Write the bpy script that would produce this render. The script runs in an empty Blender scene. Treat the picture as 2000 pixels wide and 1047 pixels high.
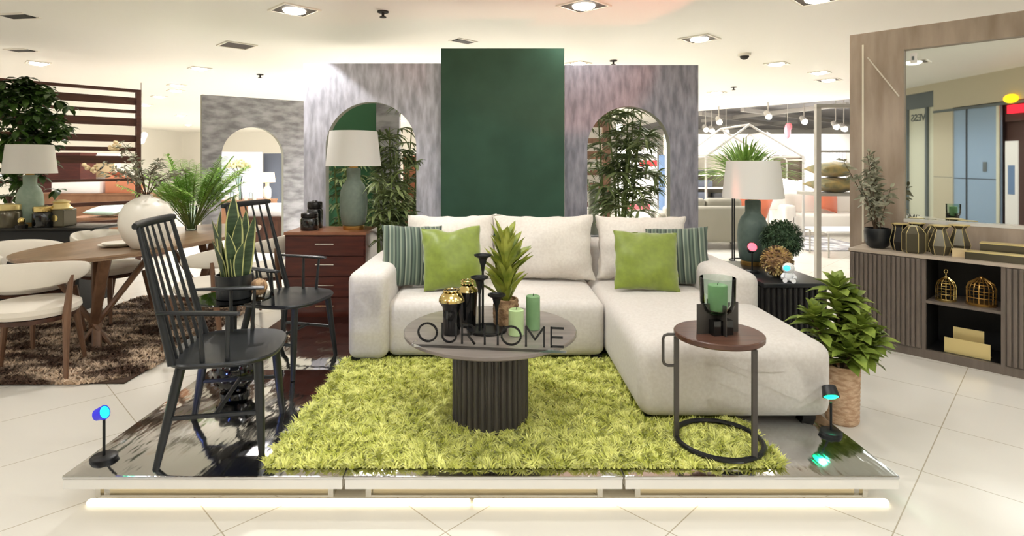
import bpy, bmesh, math, random
import numpy as np
from mathutils import Vector, Matrix, Euler, Quaternion
random.seed(7)
S = bpy.context.scene
C = S.collection
PI = math.pi
R = math.radians

# ------------------------------------------------------------------ camera, world, exposure
F, PX, PY, EYE = 1100.0, 972.0, 318.0, 1.40
cam = bpy.data.cameras.new('camera'); camo = bpy.data.objects.new('camera', cam); C.objects.link(camo)
camo.location = (0, 0, EYE); camo.rotation_euler = (PI/2, 0, 0)
cam.sensor_width = 36; cam.lens = F/2000*36
cam.shift_x = (1000-PX)/2000; cam.shift_y = (PY-523.5)/2000
cam.clip_start = 0.05; cam.clip_end = 100
S.camera = camo
w = bpy.data.worlds.new('world'); S.world = w; w.use_nodes = True
w.node_tree.nodes['Background'].inputs[0].default_value = (0.95, 0.98, 1.0, 1)
w.node_tree.nodes['Background'].inputs[1].default_value = 0.6
S.view_settings.view_transform = 'Standard'; S.view_settings.look = 'None'
S.view_settings.exposure = 0.36; S.view_settings.gamma = 1.0; S.view_settings.use_curve_mapping = False
CEIL = 2.75
S.cycles.max_bounces = 14; S.cycles.diffuse_bounces = 7; S.cycles.glossy_bounces = 5; S.cycles.transparent_max_bounces = 12
# unseen fill panels added to the mall ceiling to brighten camera-facing sides
FILL_PANELS = [(-1.6, -1.9), (1.2, -1.9), (4.0, -1.9), (-0.2, 0.4), (2.6, 0.4), (5.4, 0.4)]
FILL_GLOW = 6.3

def at(px, py, Y):
    return Vector(((px-PX)*Y/F, Y, EYE-(py-PY)*Y/F))
def on_ceiling(px, py, z=CEIL):
    Y = (z-EYE)*F/(PY-py); return Vector(((px-PX)*Y/F, Y, z))

# ------------------------------------------------------------------ materials
def lin(c):
    c = c/255.0
    return c/12.92 if c <= 0.04045 else ((c+0.055)/1.055)**2.4
def rgb(r, g, b): return (lin(r), lin(g), lin(b), 1)
MATS = {}
def M(name, col, rough=0.5, metal=0.0, noise=None, bump=None, sheen=0, trans=0, emit=None, coat=0, alpha=None, ior=1.45, stretch=None, spec=None):
    m = bpy.data.materials.new(name); m.use_nodes = True
    nt = m.node_tree; b = nt.nodes['Principled BSDF']
    b.inputs['Base Color'].default_value = rgb(*col)
    b.inputs['Roughness'].default_value = rough
    b.inputs['Metallic'].default_value = metal
    b.inputs['IOR'].default_value = ior
    if sheen: b.inputs['Sheen Weight'].default_value = sheen
    if trans: b.inputs['Transmission Weight'].default_value = trans
    if coat: b.inputs['Coat Weight'].default_value = coat
    if alpha is not None: b.inputs['Alpha'].default_value = alpha
    if spec is not None: b.inputs['Specular IOR Level'].default_value = spec
    if emit:
        b.inputs['Emission Color'].default_value = rgb(*emit[0]); b.inputs['Emission Strength'].default_value = emit[1]
    vec = None
    if noise or bump:
        tc = nt.nodes.new('ShaderNodeTexCoord'); mp = nt.nodes.new('ShaderNodeMapping')
        nt.links.new(tc.outputs['Object'], mp.inputs[0])
        if stretch: mp.inputs['Scale'].default_value = stretch
        vec = mp.outputs[0]
    if noise:                     # (scale, second colour[, detail, lo, hi])
        n = nt.nodes.new('ShaderNodeTexNoise'); n.inputs['Scale'].default_value = noise[0]
        n.inputs['Detail'].default_value = noise[2] if len(noise) > 2 else 5
        nt.links.new(vec, n.inputs['Vector'])
        r = nt.nodes.new('ShaderNodeValToRGB')
        r.color_ramp.elements[0].position = noise[3] if len(noise) > 3 else 0.35
        r.color_ramp.elements[1].position = noise[4] if len(noise) > 4 else 0.65
        r.color_ramp.elements[0].color = rgb(*col); r.color_ramp.elements[1].color = rgb(*noise[1])
        nt.links.new(n.outputs['Fac'], r.inputs[0]); nt.links.new(r.outputs[0], b.inputs['Base Color'])
    if bump:                      # (scale, strength, distance)
        n2 = nt.nodes.new('ShaderNodeTexNoise'); n2.inputs['Scale'].default_value = bump[0]; n2.inputs['Detail'].default_value = 3
        nt.links.new(vec, n2.inputs['Vector'])
        bp = nt.nodes.new('ShaderNodeBump'); bp.inputs['Strength'].default_value = bump[1]; bp.inputs['Distance'].default_value = bump[2]
        nt.links.new(n2.outputs['Fac'], bp.inputs['Height']); nt.links.new(bp.outputs[0], b.inputs['Normal'])
    MATS[name] = m
    return m
def stripes(name, stops, period, rough=0.8, axis='X'):
    m = M(name, (120, 130, 115), rough, sheen=0.3); nt = m.node_tree; b = nt.nodes['Principled BSDF']
    tc = nt.nodes.new('ShaderNodeTexCoord'); sp = nt.nodes.new('ShaderNodeSeparateXYZ')
    nt.links.new(tc.outputs['Object'], sp.inputs[0])
    d = nt.nodes.new('ShaderNodeMath'); d.operation = 'DIVIDE'; d.inputs[1].default_value = period
    nt.links.new(sp.outputs[axis], d.inputs[0])
    fr = nt.nodes.new('ShaderNodeMath'); fr.operation = 'FRACT'; nt.links.new(d.outputs[0], fr.inputs[0])
    r = nt.nodes.new('ShaderNodeValToRGB'); r.color_ramp.interpolation = 'CONSTANT'
    el = r.color_ramp.elements
    el[0].position = 0; el[0].color = rgb(*stops[0][1]); el[1].position = stops[1][0]; el[1].color = rgb(*stops[1][1])
    for p, c in stops[2:]:
        e = el.new(p); e.color = rgb(*c)
    nt.links.new(fr.outputs[0], r.inputs[0]); nt.links.new(r.outputs[0], b.inputs['Base Color'])
    return m
def tile_floor():
    m = M('floor_tile', (224, 217, 200), 0.22); nt = m.node_tree; b = nt.nodes['Principled BSDF']
    tc = nt.nodes.new('ShaderNodeTexCoord'); mp = nt.nodes.new('ShaderNodeMapping'); mp.vector_type = 'POINT'
    nt.links.new(tc.outputs['Object'], mp.inputs[0])
    mp.inputs['Rotation'].default_value = (0, 0, R(-45)); mp.inputs['Scale'].default_value = (1/0.6, 1/0.6, 1)
    x0, y0 = 1.5, 2.13
    mp.inputs['Location'].default_value = (-(x0+y0)*.7071/0.6, -(y0-x0)*.7071/0.6, 0)
    sp = nt.nodes.new('ShaderNodeSeparateXYZ'); nt.links.new(mp.outputs[0], sp.inputs[0])
    outs = []
    for k in ('X', 'Y'):
        f = nt.nodes.new('ShaderNodeMath'); f.operation = 'FRACT'; nt.links.new(sp.outputs[k], f.inputs[0])
        g = nt.nodes.new('ShaderNodeMath'); g.operation = 'LESS_THAN'; g.inputs[1].default_value = 0.008
        nt.links.new(f.outputs[0], g.inputs[0]); outs.append(g)
    mx = nt.nodes.new('ShaderNodeMath'); mx.operation = 'MAXIMUM'
    nt.links.new(outs[0].outputs[0], mx.inputs[0]); nt.links.new(outs[1].outputs[0], mx.inputs[1])
    n = nt.nodes.new('ShaderNodeTexNoise'); n.inputs['Scale'].default_value = 1.3; n.inputs['Detail'].default_value = 3
    nt.links.new(tc.outputs['Object'], n.inputs['Vector'])
    r = nt.nodes.new('ShaderNodeValToRGB'); r.color_ramp.elements[0].color = rgb(218, 213, 203); r.color_ramp.elements[1].color = rgb(227, 223, 214)
    nt.links.new(n.outputs['Fac'], r.inputs[0])
    mix = nt.nodes.new('ShaderNodeMix'); mix.data_type = 'RGBA'
    nt.links.new(mx.outputs[0], mix.inputs['Factor']); nt.links.new(r.outputs[0], mix.inputs['A'])
    mix.inputs['B'].default_value = rgb(176, 166, 146)
    nt.links.new(mix.outputs['Result'], b.inputs['Base Color'])
    return m
def glassy(name, col, fac=0.85, rough=0.03):
    """thin clear pane: mostly see-through with a real gloss on top"""
    m = bpy.data.materials.new(name); m.use_nodes = True; nt = m.node_tree
    for n in list(nt.nodes): nt.nodes.remove(n)
    o = nt.nodes.new('ShaderNodeOutputMaterial'); t = nt.nodes.new('ShaderNodeBsdfTransparent'); g = nt.nodes.new('ShaderNodeBsdfGlossy')
    t.inputs[0].default_value = rgb(*col); g.inputs['Roughness'].default_value = rough
    g.inputs[0].default_value = (0.9, 0.9, 0.9, 1)
    mx = nt.nodes.new('ShaderNodeMixShader'); fr = nt.nodes.new('ShaderNodeLayerWeight'); fr.inputs['Blend'].default_value = 1-fac
    nt.links.new(fr.outputs['Fresnel'], mx.inputs[0]); nt.links.new(t.outputs[0], mx.inputs[1]); nt.links.new(g.outputs[0], mx.inputs[2])
    nt.links.new(mx.outputs[0], o.inputs[0]); MATS[name] = m
    return m

tile_floor()
M('ceiling_paint', (240, 237, 230), 0.55)
M('grey_ceiling', (150, 148, 150), 0.6)
M('white_wall', (240, 237, 230), 0.7)
M('mall_beige', (205, 196, 172), 0.4)
M('mall_blue', (158, 182, 208), 0.3)
M('mall_glass_light', (225, 225, 205), 0.4)
M('mall_dark', (90, 66, 60), 0.5)
M('mall_grey', (110, 118, 120), 0.5)
M('dark_line', (50, 50, 52), 0.5)
M('red_sign', (230, 30, 50), 0.4, emit=((230, 30, 50), 1.5))
M('yellow_sign', (250, 200, 30), 0.4, emit=((250, 200, 30), 1.5))
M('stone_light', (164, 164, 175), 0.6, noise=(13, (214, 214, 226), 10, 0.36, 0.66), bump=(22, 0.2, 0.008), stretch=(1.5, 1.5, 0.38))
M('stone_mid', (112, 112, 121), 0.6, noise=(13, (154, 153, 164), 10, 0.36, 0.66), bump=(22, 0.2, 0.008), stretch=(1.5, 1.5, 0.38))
M('stone_grey', (128, 127, 132), 0.6, noise=(9, (178, 177, 184), 9, 0.38, 0.62), bump=(12, 0.25, 0.01), stretch=(0.5, 0.5, 1.2))
M('stone_edge', (150, 152, 140), 0.6)
M('green_paint', (44, 74, 58), 0.5, noise=(3, (52, 84, 67), 6), spec=0.3)
M('bright_green', (56, 108, 74), 0.5)
M('pale_board', (205, 209, 222), 0.6)
M('foil', (205, 205, 205), 0.10, 1.0, bump=(5, 0.42, 0.02), stretch=(1.6, 0.5, 1))
M('platform_white', (226, 223, 216), 0.22, 0.0, coat=0.6)
M('chrome', (215, 212, 205), 0.12, 1.0)
M('tan_panel', (176, 168, 148), 0.25, 0.35)
M('led_warm', (255, 244, 214), 0.5, emit=((255, 242, 212), 2.2))
M('sofa_fabric', (202, 196, 189), 0.85, noise=(60, (194, 187, 179), 3), bump=(240, 0.25, 0.002), sheen=0.25)
M('cushion_fabric', (212, 205, 195), 0.85, noise=(60, (204, 196, 186), 3), bump=(220, 0.2, 0.002), sheen=0.25)
M('black_plastic', (18, 18, 20), 0.4)
M('lime_velvet', (108, 122, 28), 0.45, noise=(30, (118, 134, 34), 3), sheen=0.6, bump=(60, 0.08, 0.003))
stripes('striped_fabric', [(0, (58, 72, 62)), (0.10, (118, 128, 110)), (0.20, (74, 88, 76)), (0.34, (44, 56, 48)), (0.44, (132, 140, 122)), (0.52, (78, 92, 80)), (0.68, (112, 122, 106)), (0.78, (50, 62, 54)), (0.88, (84, 98, 84))], 0.105)
M('lime_pile', (176, 180, 58), 0.75, noise=(15, (236, 236, 142), 6, 0.32, 0.66), sheen=0.4)
M('lime_backing', (132, 138, 40), 0.9)
M('brown_pile', (84, 62, 48), 0.85, noise=(3.0, (214, 190, 164), 6, 0.44, 0.60), stretch=(1, 2.2, 1))
M('brown_backing', (70, 52, 40), 0.9)
M('grey_rug', (205, 203, 203), 0.9, noise=(5, (140, 138, 142), 6, 0.42, 0.58))
M('table_grey', (112, 104, 98), 0.20, noise=(5, (126, 117, 110), 5), stretch=(0.6, 4, 1))
M('drum_wood', (66, 62, 58), 0.5, noise=(14, (76, 71, 66), 5), stretch=(3, 3, 0.4))
M('walnut', (76, 50, 40), 0.28, noise=(6, (100, 70, 56), 6), stretch=(0.7, 6, 1))
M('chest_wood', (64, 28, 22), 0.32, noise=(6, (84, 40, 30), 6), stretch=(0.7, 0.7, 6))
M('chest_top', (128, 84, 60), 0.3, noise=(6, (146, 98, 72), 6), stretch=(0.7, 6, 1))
M('dark_wood', (62, 38, 28), 0.4, noise=(6, (86, 54, 40), 6), stretch=(4, 4, 0.6))
M('table_oak', (134, 108, 84), 0.28, noise=(5, (158, 130, 104), 6), stretch=(6, 0.6, 1))
M('leg_brown', (104, 76, 58), 0.4, noise=(6, (124, 92, 70), 6), stretch=(4, 4, 0.6))
M('slat_wood', (66, 36, 26), 0.45, noise=(6, (84, 48, 34), 6), stretch=(0.7, 6, 6))
M('black_paint', (30, 32, 34), 0.32)
M('black_metal', (26, 26, 27), 0.38, 0.3)
M('grey_metal', (78, 74, 70), 0.4, 0.5)
M('pipe_grey', (186, 182, 174), 0.4, 0.2)
M('pipe_white', (188, 185, 180), 0.4)
M('black_gloss', (14, 14, 14), 0.12, coat=0.5)
M('gold', (222, 198, 132), 0.16, 1.0)
M('gold_satin', (226, 206, 146), 0.36, 0.5)
M('brass', (190, 150, 84), 0.28, 0.9)
M('bronze_glass', (92, 86, 70), 0.18, 0.35)
M('dark_bronze', (40, 38, 36), 0.25, 0.5)
M('cream_top', (214, 204, 176), 0.3, 0.3)
M('lamp_green', (112, 124, 112), 0.55, noise=(30, (102, 114, 104), 4), bump=(60, 0.1, 0.003))
M('lamp_dark', (82, 98, 90), 0.5, noise=(30, (74, 90, 82), 4))
M('lamp_pale', (138, 154, 138), 0.5, noise=(20, (126, 144, 128), 4))
M('shade_white', (212, 209, 203), 0.85, bump=(160, 0.15, 0.002))
M('shade_warm', (246, 228, 190), 0.8, emit=((255, 228, 180), 0.5))
M('candle_green', (112, 148, 102), 0.5, noise=(12, (128, 164, 118), 4))
M('candle_pale', (172, 196, 140), 0.5, noise=(12, (184, 206, 154), 4))
M('wick', (30, 30, 28), 0.8)
M('woven', (176, 142, 112), 0.85, noise=(26, (206, 176, 146), 4, 0.4, 0.6), bump=(70, 0.6, 0.01), stretch=(1, 1, 2.5))
M('woven_dark', (122, 92, 64), 0.8, noise=(40, (172, 140, 104), 4, 0.4, 0.6), bump=(70, 0.6, 0.01))
M('soil', (58, 44, 34), 0.95)
M('leaf_yellowgreen', (104, 118, 34), 0.42, noise=(12, (164, 168, 70), 4, 0.4, 0.65))
M('leaf_olive', (92, 112, 38), 0.45, noise=(9, (146, 162, 72), 4))
M('leaf_palm', (80, 98, 58), 0.5, noise=(5, (130, 144, 92), 4))
M('leaf_bright', (138, 184, 74), 0.5, noise=(6, (178, 214, 116), 4))
M('leaf_dark', (40, 66, 22), 0.4, noise=(6, (70, 100, 38), 4))
M('leaf_snake', (44, 60, 40), 0.4, noise=(20, (70, 88, 60), 5), stretch=(0.4, 0.4, 3))
M('leaf_margin', (186, 186, 122), 0.45)
M('leaf_grey', (118, 122, 98), 0.6, noise=(14, (170, 168, 148), 3))
M('leaf_topiary', (44, 66, 44), 0.6, noise=(20, (74, 98, 66), 4))
M('leaf_fern', (104, 138, 60), 0.5, noise=(7, (140, 172, 88), 4))
M('stem_brown', (86, 68, 50), 0.7)
M('stem_green', (96, 112, 56), 0.6)
M('white_petal', (226, 224, 184), 0.7)
M('white_ceramic', (232, 227, 216), 0.3, noise=(4, (222, 216, 204), 3))
M('cream_fabric', (222, 214, 200), 0.85, bump=(200, 0.2, 0.002), sheen=0.2)
M('mint_fabric', (196, 222, 208), 0.85)
M('slate_fabric', (96, 102, 116), 0.85)
M('charcoal_fabric', (66, 66, 68), 0.85)
M('grey_sofa', (142, 137, 124), 0.85, sheen=0.2)
M('light_sofa', (222, 216, 208), 0.85, sheen=0.2)
M('orange_fabric', (216, 118, 84), 0.8, sheen=0.3)
M('gold_fabric', (196, 172, 110), 0.55, noise=(10, (112, 120, 92), 4), sheen=0.4)
M('white_fabric', (244, 242, 240), 0.85)
M('column_wood', (150, 133, 116), 0.5, noise=(3.2, (180, 164, 148), 7, 0.35, 0.65), bump=(20, 0.1, 0.004), stretch=(2.6, 2.6, 0.5))
M('cabinet_wood', (102, 92, 83), 0.5, noise=(10, (112, 101, 92), 5), stretch=(3, 3, 0.4))
M('cabinet_top', (176, 162, 146), 0.4, noise=(5, (188, 174, 158), 5), stretch=(0.6, 4, 1))
M('niche_black', (22, 21, 20), 0.5)
M('fluted_black', (34, 32, 31), 0.4, noise=(14, (44, 42, 40), 4))
M('mirror_glass', (226, 230, 226), 0.015, 1.0)
M('acrylic_letter', (16, 16, 18), 0.25)
glassy('acrylic', (252, 253, 253), 0.90, 0.15)
glassy('clear_glass', (238, 245, 241), 0.80)
glassy('dark_glass', (110, 122, 124), 0.62)
glassy('plastic_film', (255, 255, 255), 0.89, 0.14)
M('lamp_lens', (255, 250, 240), 0.5, emit=((255, 246, 230), 14))
M('fill_panel_glow', (250, 250, 250), 0.5, emit=((248, 252, 255), FILL_GLOW))  # glow of the added fill panels
M('recess_dark', (70, 62, 54), 0.6)
M('fixture_white', (236, 230, 218), 0.5)
M('vent_dark', (44, 40, 36), 0.6)
M('lens_green', (30, 230, 150), 0.3, emit=((20, 255, 150), 3.0))
M('lens_red', (255, 80, 90), 0.3, emit=((255, 70, 85), 3.0))
M('lens_blue', (40, 190, 255), 0.3, emit=((40, 190, 255), 4.0))
M('head_blue_glow', (50, 45, 200), 0.25, emit=((50, 40, 240), 0.25))  # blue light on the lamp head, put into its colour and glow
M('toy_white', (226, 226, 226), 0.35)
M('orange_box', (204, 132, 98), 0.6)
M('wood_box', (132, 94, 68), 0.5, noise=(5, (150, 110, 82), 4))
M('red_print', (226, 60, 62), 0.6)
M('blue_print', (112, 138, 176), 0.7)
M('dark_picture', (70, 58, 48), 0.5, noise=(3, (96, 82, 66), 4))
M('curtain_white', (236, 234, 236), 0.8)
M('pink_paint', (222, 120, 130), 0.5)
M('beige_box', (226, 204, 160), 0.6)

# ------------------------------------------------------------------ mesh builder
def frame_of(d, up=Vector((0, 0, 1))):
    d = Vector(d).normalized()
    s = d.cross(up)
    if s.length < 1e-4: s = d.cross(Vector((1, 0, 0)))
    s.normalize(); n = s.cross(d).normalized()
    return d, s, n
class MB:
    def __init__(self): self.v = []; self.f = []; self.m = []
    def add(self, verts, faces, mi=0):
        o = len(self.v); self.v.extend([tuple(p) for p in verts])
        for f in faces: self.f.append(tuple(i+o for i in f)); self.m.append(mi)
        return self
    def box(self, x0, x1, y0, y1, z0, z1, mi=0, mat=None):
        p = [(x0,y0,z0),(x1,y0,z0),(x1,y1,z0),(x0,y1,z0),(x0,y0,z1),(x1,y0,z1),(x1,y1,z1),(x0,y1,z1)]
        if mat is not None: p = [mat @ Vector(q) for q in p]
        return self.add(p, [(3,2,1,0),(4,5,6,7),(0,1,5,4),(1,2,6,5),(2,3,7,6),(3,0,4,7)], mi)
    def rbox(self, x0, x1, y0, y1, z0, z1, bev=0.02, seg=3, mi=0, puff=0, cuts=0, mat=None):
        bm = bmesh.new(); bmesh.ops.create_cube(bm, size=1)
        for v in bm.verts: v.co = ((x0+x1)/2+v.co.x*(x1-x0), (y0+y1)/2+v.co.y*(y1-y0), (z0+z1)/2+v.co.z*(z1-z0))
        bmesh.ops.bevel(bm, geom=bm.edges[:], offset=bev, segments=seg, profile=0.5, affect='EDGES')
        if cuts:
            big = [e for e in bm.edges if e.calc_length() > 0.15]
            bmesh.ops.subdivide_edges(bm, edges=big, cuts=cuts, use_grid_fill=True)
        cx, cy, cz = (x0+x1)/2, (y0+y1)/2, (z0+z1)/2
        bm.verts.index_update()
        vs = []
        for v in bm.verts:
            q = v.co.copy()
            if puff:
                a, b, c = (q.x-cx)/(x1-x0)*2, (q.y-cy)/(y1-y0)*2, (q.z-cz)/(z1-z0)*2
                if abs(c) > 0.9: q.z += puff*math.copysign(1, c)*max(0, (1-a*a))*max(0, (1-b*b))
                if abs(b) > 0.95: q.y += 0.5*puff*math.copysign(1, b)*max(0, (1-a*a))*max(0, (1-c*c))
            if mat is not None: q = mat @ q
            vs.append(q)
        self.add(vs, [[v.index for v in f.verts] for f in bm.faces], mi); bm.free()
        return self
    def tube(self, pts, r, n=8, mi=0, caps=True, flat=1.0, up=None, closed=False):
        pts = [Vector(p) for p in pts]; k = len(pts)
        rs = r if isinstance(r, (list, tuple)) else [r]*k
        vs = []; fs = []
        prev = None
        for i, p in enumerate(pts):
            if closed: d = pts[(i+1) % k]-pts[i-1]
            else: d = pts[min(i+1, k-1)]-pts[max(i-1, 0)]
            d.normalize()
            if prev is None:
                _, s, nn = frame_of(d, Vector(up) if up else Vector((0, 0, 1)))
            else:
                s = prev-d*prev.dot(d)
                if s.length < 1e-5: _, s, nn = frame_of(d)
                s.normalize()
            nn = s.cross(d); prev = s
            for j in range(n):
                a = 2*PI*j/n
                vs.append(p+s*math.cos(a)*rs[i]+nn*math.sin(a)*rs[i]*flat)
        for i in range(k if closed else k-1):
            i2 = (i+1) % k
            for j in range(n):
                fs.append((i*n+j, i*n+(j+1) % n, i2*n+(j+1) % n, i2*n+j))
        if caps and not closed:
            fs.append(tuple(reversed(range(n)))); fs.append(tuple((k-1)*n+j for j in range(n)))
        return self.add(vs, fs, mi)
    def lathe(self, prof, n=32, c=(0, 0, 0), mi=0, caps=True, sx=1, sy=1):
        vs = []; fs = []; k = len(prof)
        for r, z in prof:
            for j in range(n):
                a = 2*PI*j/n; vs.append((c[0]+r*math.cos(a)*sx, c[1]+r*math.sin(a)*sy, c[2]+z))
        for i in range(k-1):
            for j in range(n): fs.append((i*n+j, i*n+(j+1) % n, (i+1)*n+(j+1) % n, (i+1)*n+j))
        if caps:
            if prof[0][0] > 1e-4: fs.append(tuple(reversed(range(n))))
            if prof[-1][0] > 1e-4: fs.append(tuple((k-1)*n+j for j in range(n)))
        return self.add(vs, fs, mi)
    def ball(self, c, r, nu=16, nv=10, mi=0):
        if not isinstance(r, (tuple, list)): r = (r, r, r)
        pr = []
        vs = []; fs = []
        for i in range(nv+1):
            t = PI*i/nv
            for j in range(nu):
                a = 2*PI*j/nu; vs.append((c[0]+r[0]*math.sin(t)*math.cos(a), c[1]+r[1]*math.sin(t)*math.sin(a), c[2]-r[2]*math.cos(t)))
        for i in range(nv):
            for j in range(nu): fs.append((i*nu+j, i*nu+(j+1) % nu, (i+1)*nu+(j+1) % nu, (i+1)*nu+j))
        return self.add(vs, fs, mi)
    def prism(self, poly, z0, z1, mi=0, mat=None):
        n = len(poly)
        vs = [Vector((x, y, z0)) for x, y in poly]+[Vector((x, y, z1)) for x, y in poly]
        if mat is not None: vs = [mat @ v for v in vs]
        fs = [tuple(reversed(range(n))), tuple(range(n, 2*n))]+[(i, (i+1) % n, n+(i+1) % n, n+i) for i in range(n)]
        return self.add(vs, fs, mi)
    def leaf(self, p, d, L, wd, droop=0.2, seg=4, fold=0.25, mi=0, roll=0.0, base=0.25, tip=0.0, peak=0.4):
        p = Vector(p); d, s, n = frame_of(d)
        if roll: q = Quaternion(d, roll); s = q @ s; n = q @ n
        vs = []; fs = []
        for i in range(seg+1):
            t = i/seg
            c = p+d*L*t*(1-0.25*droop*t)+Vector((0, 0, -1))*droop*L*t*t
            if t < peak: wt = base+(1-base)*math.sin(t/peak*PI/2)
            else: wt = tip+(1-tip)*math.cos((t-peak)/(1-peak)*PI/2)**0.8
            h = wd*0.5*wt
            vs += [c-s*h+n*h*fold*2, c-n*0, c+s*h+n*h*fold*2]
        for i in range(seg):
            a = i*3; fs += [(a, a+1, a+4, a+3), (a+1, a+2, a+5, a+4)]
        return self.add(vs, fs, mi)
    def build(self, name, mats, parent=None, loc=None, rot=None, smooth=True, angle=38):
        me = bpy.data.meshes.new(name); me.from_pydata(self.v, [], self.f)
        if not isinstance(mats, (list, tuple)): mats = [mats]
        for m in mats: me.materials.append(MATS[m])
        if len(mats) > 1: me.polygons.foreach_set('material_index', self.m)
        if smooth:
            me.polygons.foreach_set('use_smooth', [True]*len(me.polygons))
            me.set_sharp_from_angle(angle=R(angle))
        me.update()
        o = bpy.data.objects.new(name, me); C.objects.link(o)
        if parent is not None: o.parent = parent
        if loc is not None: o.location = loc
        if rot is not None: o.rotation_euler = rot
        return o
def tag(o, label, cat, group=None):
    o['label'] = label; o['category'] = cat
    if group: o['group'] = group
    return o
def struct(o):
    o['kind'] = 'structure'; return o
def thing(name, label, cat, loc=(0, 0, 0), rz=0, group=None):
    o = bpy.data.objects.new(name, None); C.objects.link(o); o.empty_display_size = 0.05
    o.location = loc; o.rotation_euler = (0, 0, rz)
    return tag(o, label, cat, group)
def dup(root, loc, rz=None, label=None, group=None, scale=None):
    def cp(o, par):
        c = o.copy(); C.objects.link(c)
        if par is not None: c.parent = par
        for ch in [x for x in kids.get(o.name, [])]: cp(ch, c)
        return c
    kids = {}
    for o in list(bpy.data.objects):
        if o.parent is not None: kids.setdefault(o.parent.name, []).append(o)
    r = cp(root, None)
    r.location = loc
    if rz is not None: r.rotation_euler = (0, 0, rz)
    if scale: r.scale = (scale, scale, scale)
    if label: r['label'] = label
    if group: r['group'] = group
    return r
def rnd(a, b): return random.uniform(a, b)
def pillow_mb(wd, h, t, n=18, pinch=0.05, chop=0.0, wr=0.006, seed=0, plump=0.5):
    """cushion standing in the local xz plane, bottom edge at z = 0"""
    rg = random.Random(seed); ph = [rg.uniform(0, 6.28) for _ in range(6)]
    mb = MB(); vs = []; idx = {}
    for side in (1, -1):
        for i in range(n+1):
            for j in range(n+1):
                edge = i in (0, n) or j in (0, n)
                if side == -1 and edge: idx[(side, i, j)] = idx[(1, i, j)]; continue
                u = -math.cos(PI*i/n); v = -math.cos(PI*j/n)
                x = wd/2*u*(1-pinch*(1-v*v)); z = h/2*v*(1-pinch*(1-u*u))
                if chop and v > 0: z -= chop*h*v*v*max(0, 1-(u/0.55)**2)**2
                y = t/2*max(0, (1-u*u)*(1-v*v))**plump
                wv = wr*(math.sin(7*u+3*v+ph[0])+math.sin(5*v-4*u+ph[1])+0.6*math.sin(13*u*v+ph[2]))*(1-u*u*v*v)
                if not edge: y += wv*side*0.5+wr*0.8*math.sin(9*u+ph[3])*abs(v)**3
                else:
                    x += wr*0.5*math.sin(11*v+ph[4]); z += wr*0.5*math.sin(11*u+ph[5])
                idx[(side, i, j)] = len(vs); vs.append((x, -side*y, z+h/2))
    fs = []
    for i in range(n):
        for j in range(n):
            a = [idx[(1, i, j)], idx[(1, i+1, j)], idx[(1, i+1, j+1)], idx[(1, i, j+1)]]; fs.append(a)
            b = [idx[(-1, i, j)], idx[(-1, i, j+1)], idx[(-1, i+1, j+1)], idx[(-1, i+1, j)]]; fs.append(b)
    return mb.add(vs, fs)
def cushion(name, label, wd, h, t, loc, rot, m, cat='cushion', group=None, **kw):
    o = pillow_mb(wd, h, t, **kw).build(name, m, None, loc, rot, angle=75)
    return tag(o, label, cat, group)
def pile(name, mat, parent, n, area, hgt, wid, skip=None, seed=1, bend=0.02):
    """carpet pile: n short bent blades; area() gives a random point"""
    rg = np.random.default_rng(seed)
    P = area(rg, n)
    if skip is not None: P = P[~skip(P)]
    n = len(P)
    a = rg.uniform(0, 2*PI, n)
    X_, Y_ = P[:, 0], P[:, 1]
    b = 2.6*np.sin(31*X_+3*np.sin(17*Y_))+2.6*np.cos(27*Y_+4*np.sin(23*X_))+rg.normal(0, 0.55, n)     # tufts lean together
    hh = hgt*rg.uniform(0.6, 1.05, n)*(0.85+0.25*np.sin(47*X_+2*np.sin(29*Y_))*np.sin(43*Y_+1.3)); bd = bend*rg.uniform(0.5, 1.5, n)
    s = np.stack([np.cos(a), np.sin(a), 0*a], 1)*wid/2
    dirv = np.stack([np.cos(b), np.sin(b), 0*b], 1)
    z = np.array([0, 0, 1.0])
    p0 = P; p1 = P+dirv*(bd*0.3)[:, None]+z*(hh*0.6)[:, None]; p2 = P+dirv*bd[:, None]+z*hh[:, None]
    V = np.empty((n, 5, 3)); V[:, 0] = p0-s; V[:, 1] = p0+s; V[:, 2] = p1+s*0.9; V[:, 3] = p1-s*0.9; V[:, 4] = p2
    me = bpy.data.meshes.new(name)
    me.vertices.add(n*5); me.vertices.foreach_set('co', V.reshape(-1))
    base = (np.arange(n)*5)[:, None]
    loops = (base+np.array([0, 1, 2, 3, 3, 2, 4])).reshape(-1)
    me.loops.add(n*7); me.loops.foreach_set('vertex_index', loops.astype(np.int32))
    me.polygons.add(n*2)
    st = (np.arange(n)*7)[:, None]+np.array([0, 4])
    me.polygons.foreach_set('loop_start', st.reshape(-1).astype(np.int32))
    me.update(calc_edges=True); me.validate()
    me.materials.append(MATS[mat])
    o = bpy.data.objects.new(name, me); C.objects.link(o); o.parent = parent; o['kind'] = 'stuff'
    return o

# ================================================================== the setting
struct(MB().box(-14, 14, -3.2, 26, -0.1, 0).build('floor', 'floor_tile', smooth=False))
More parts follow.
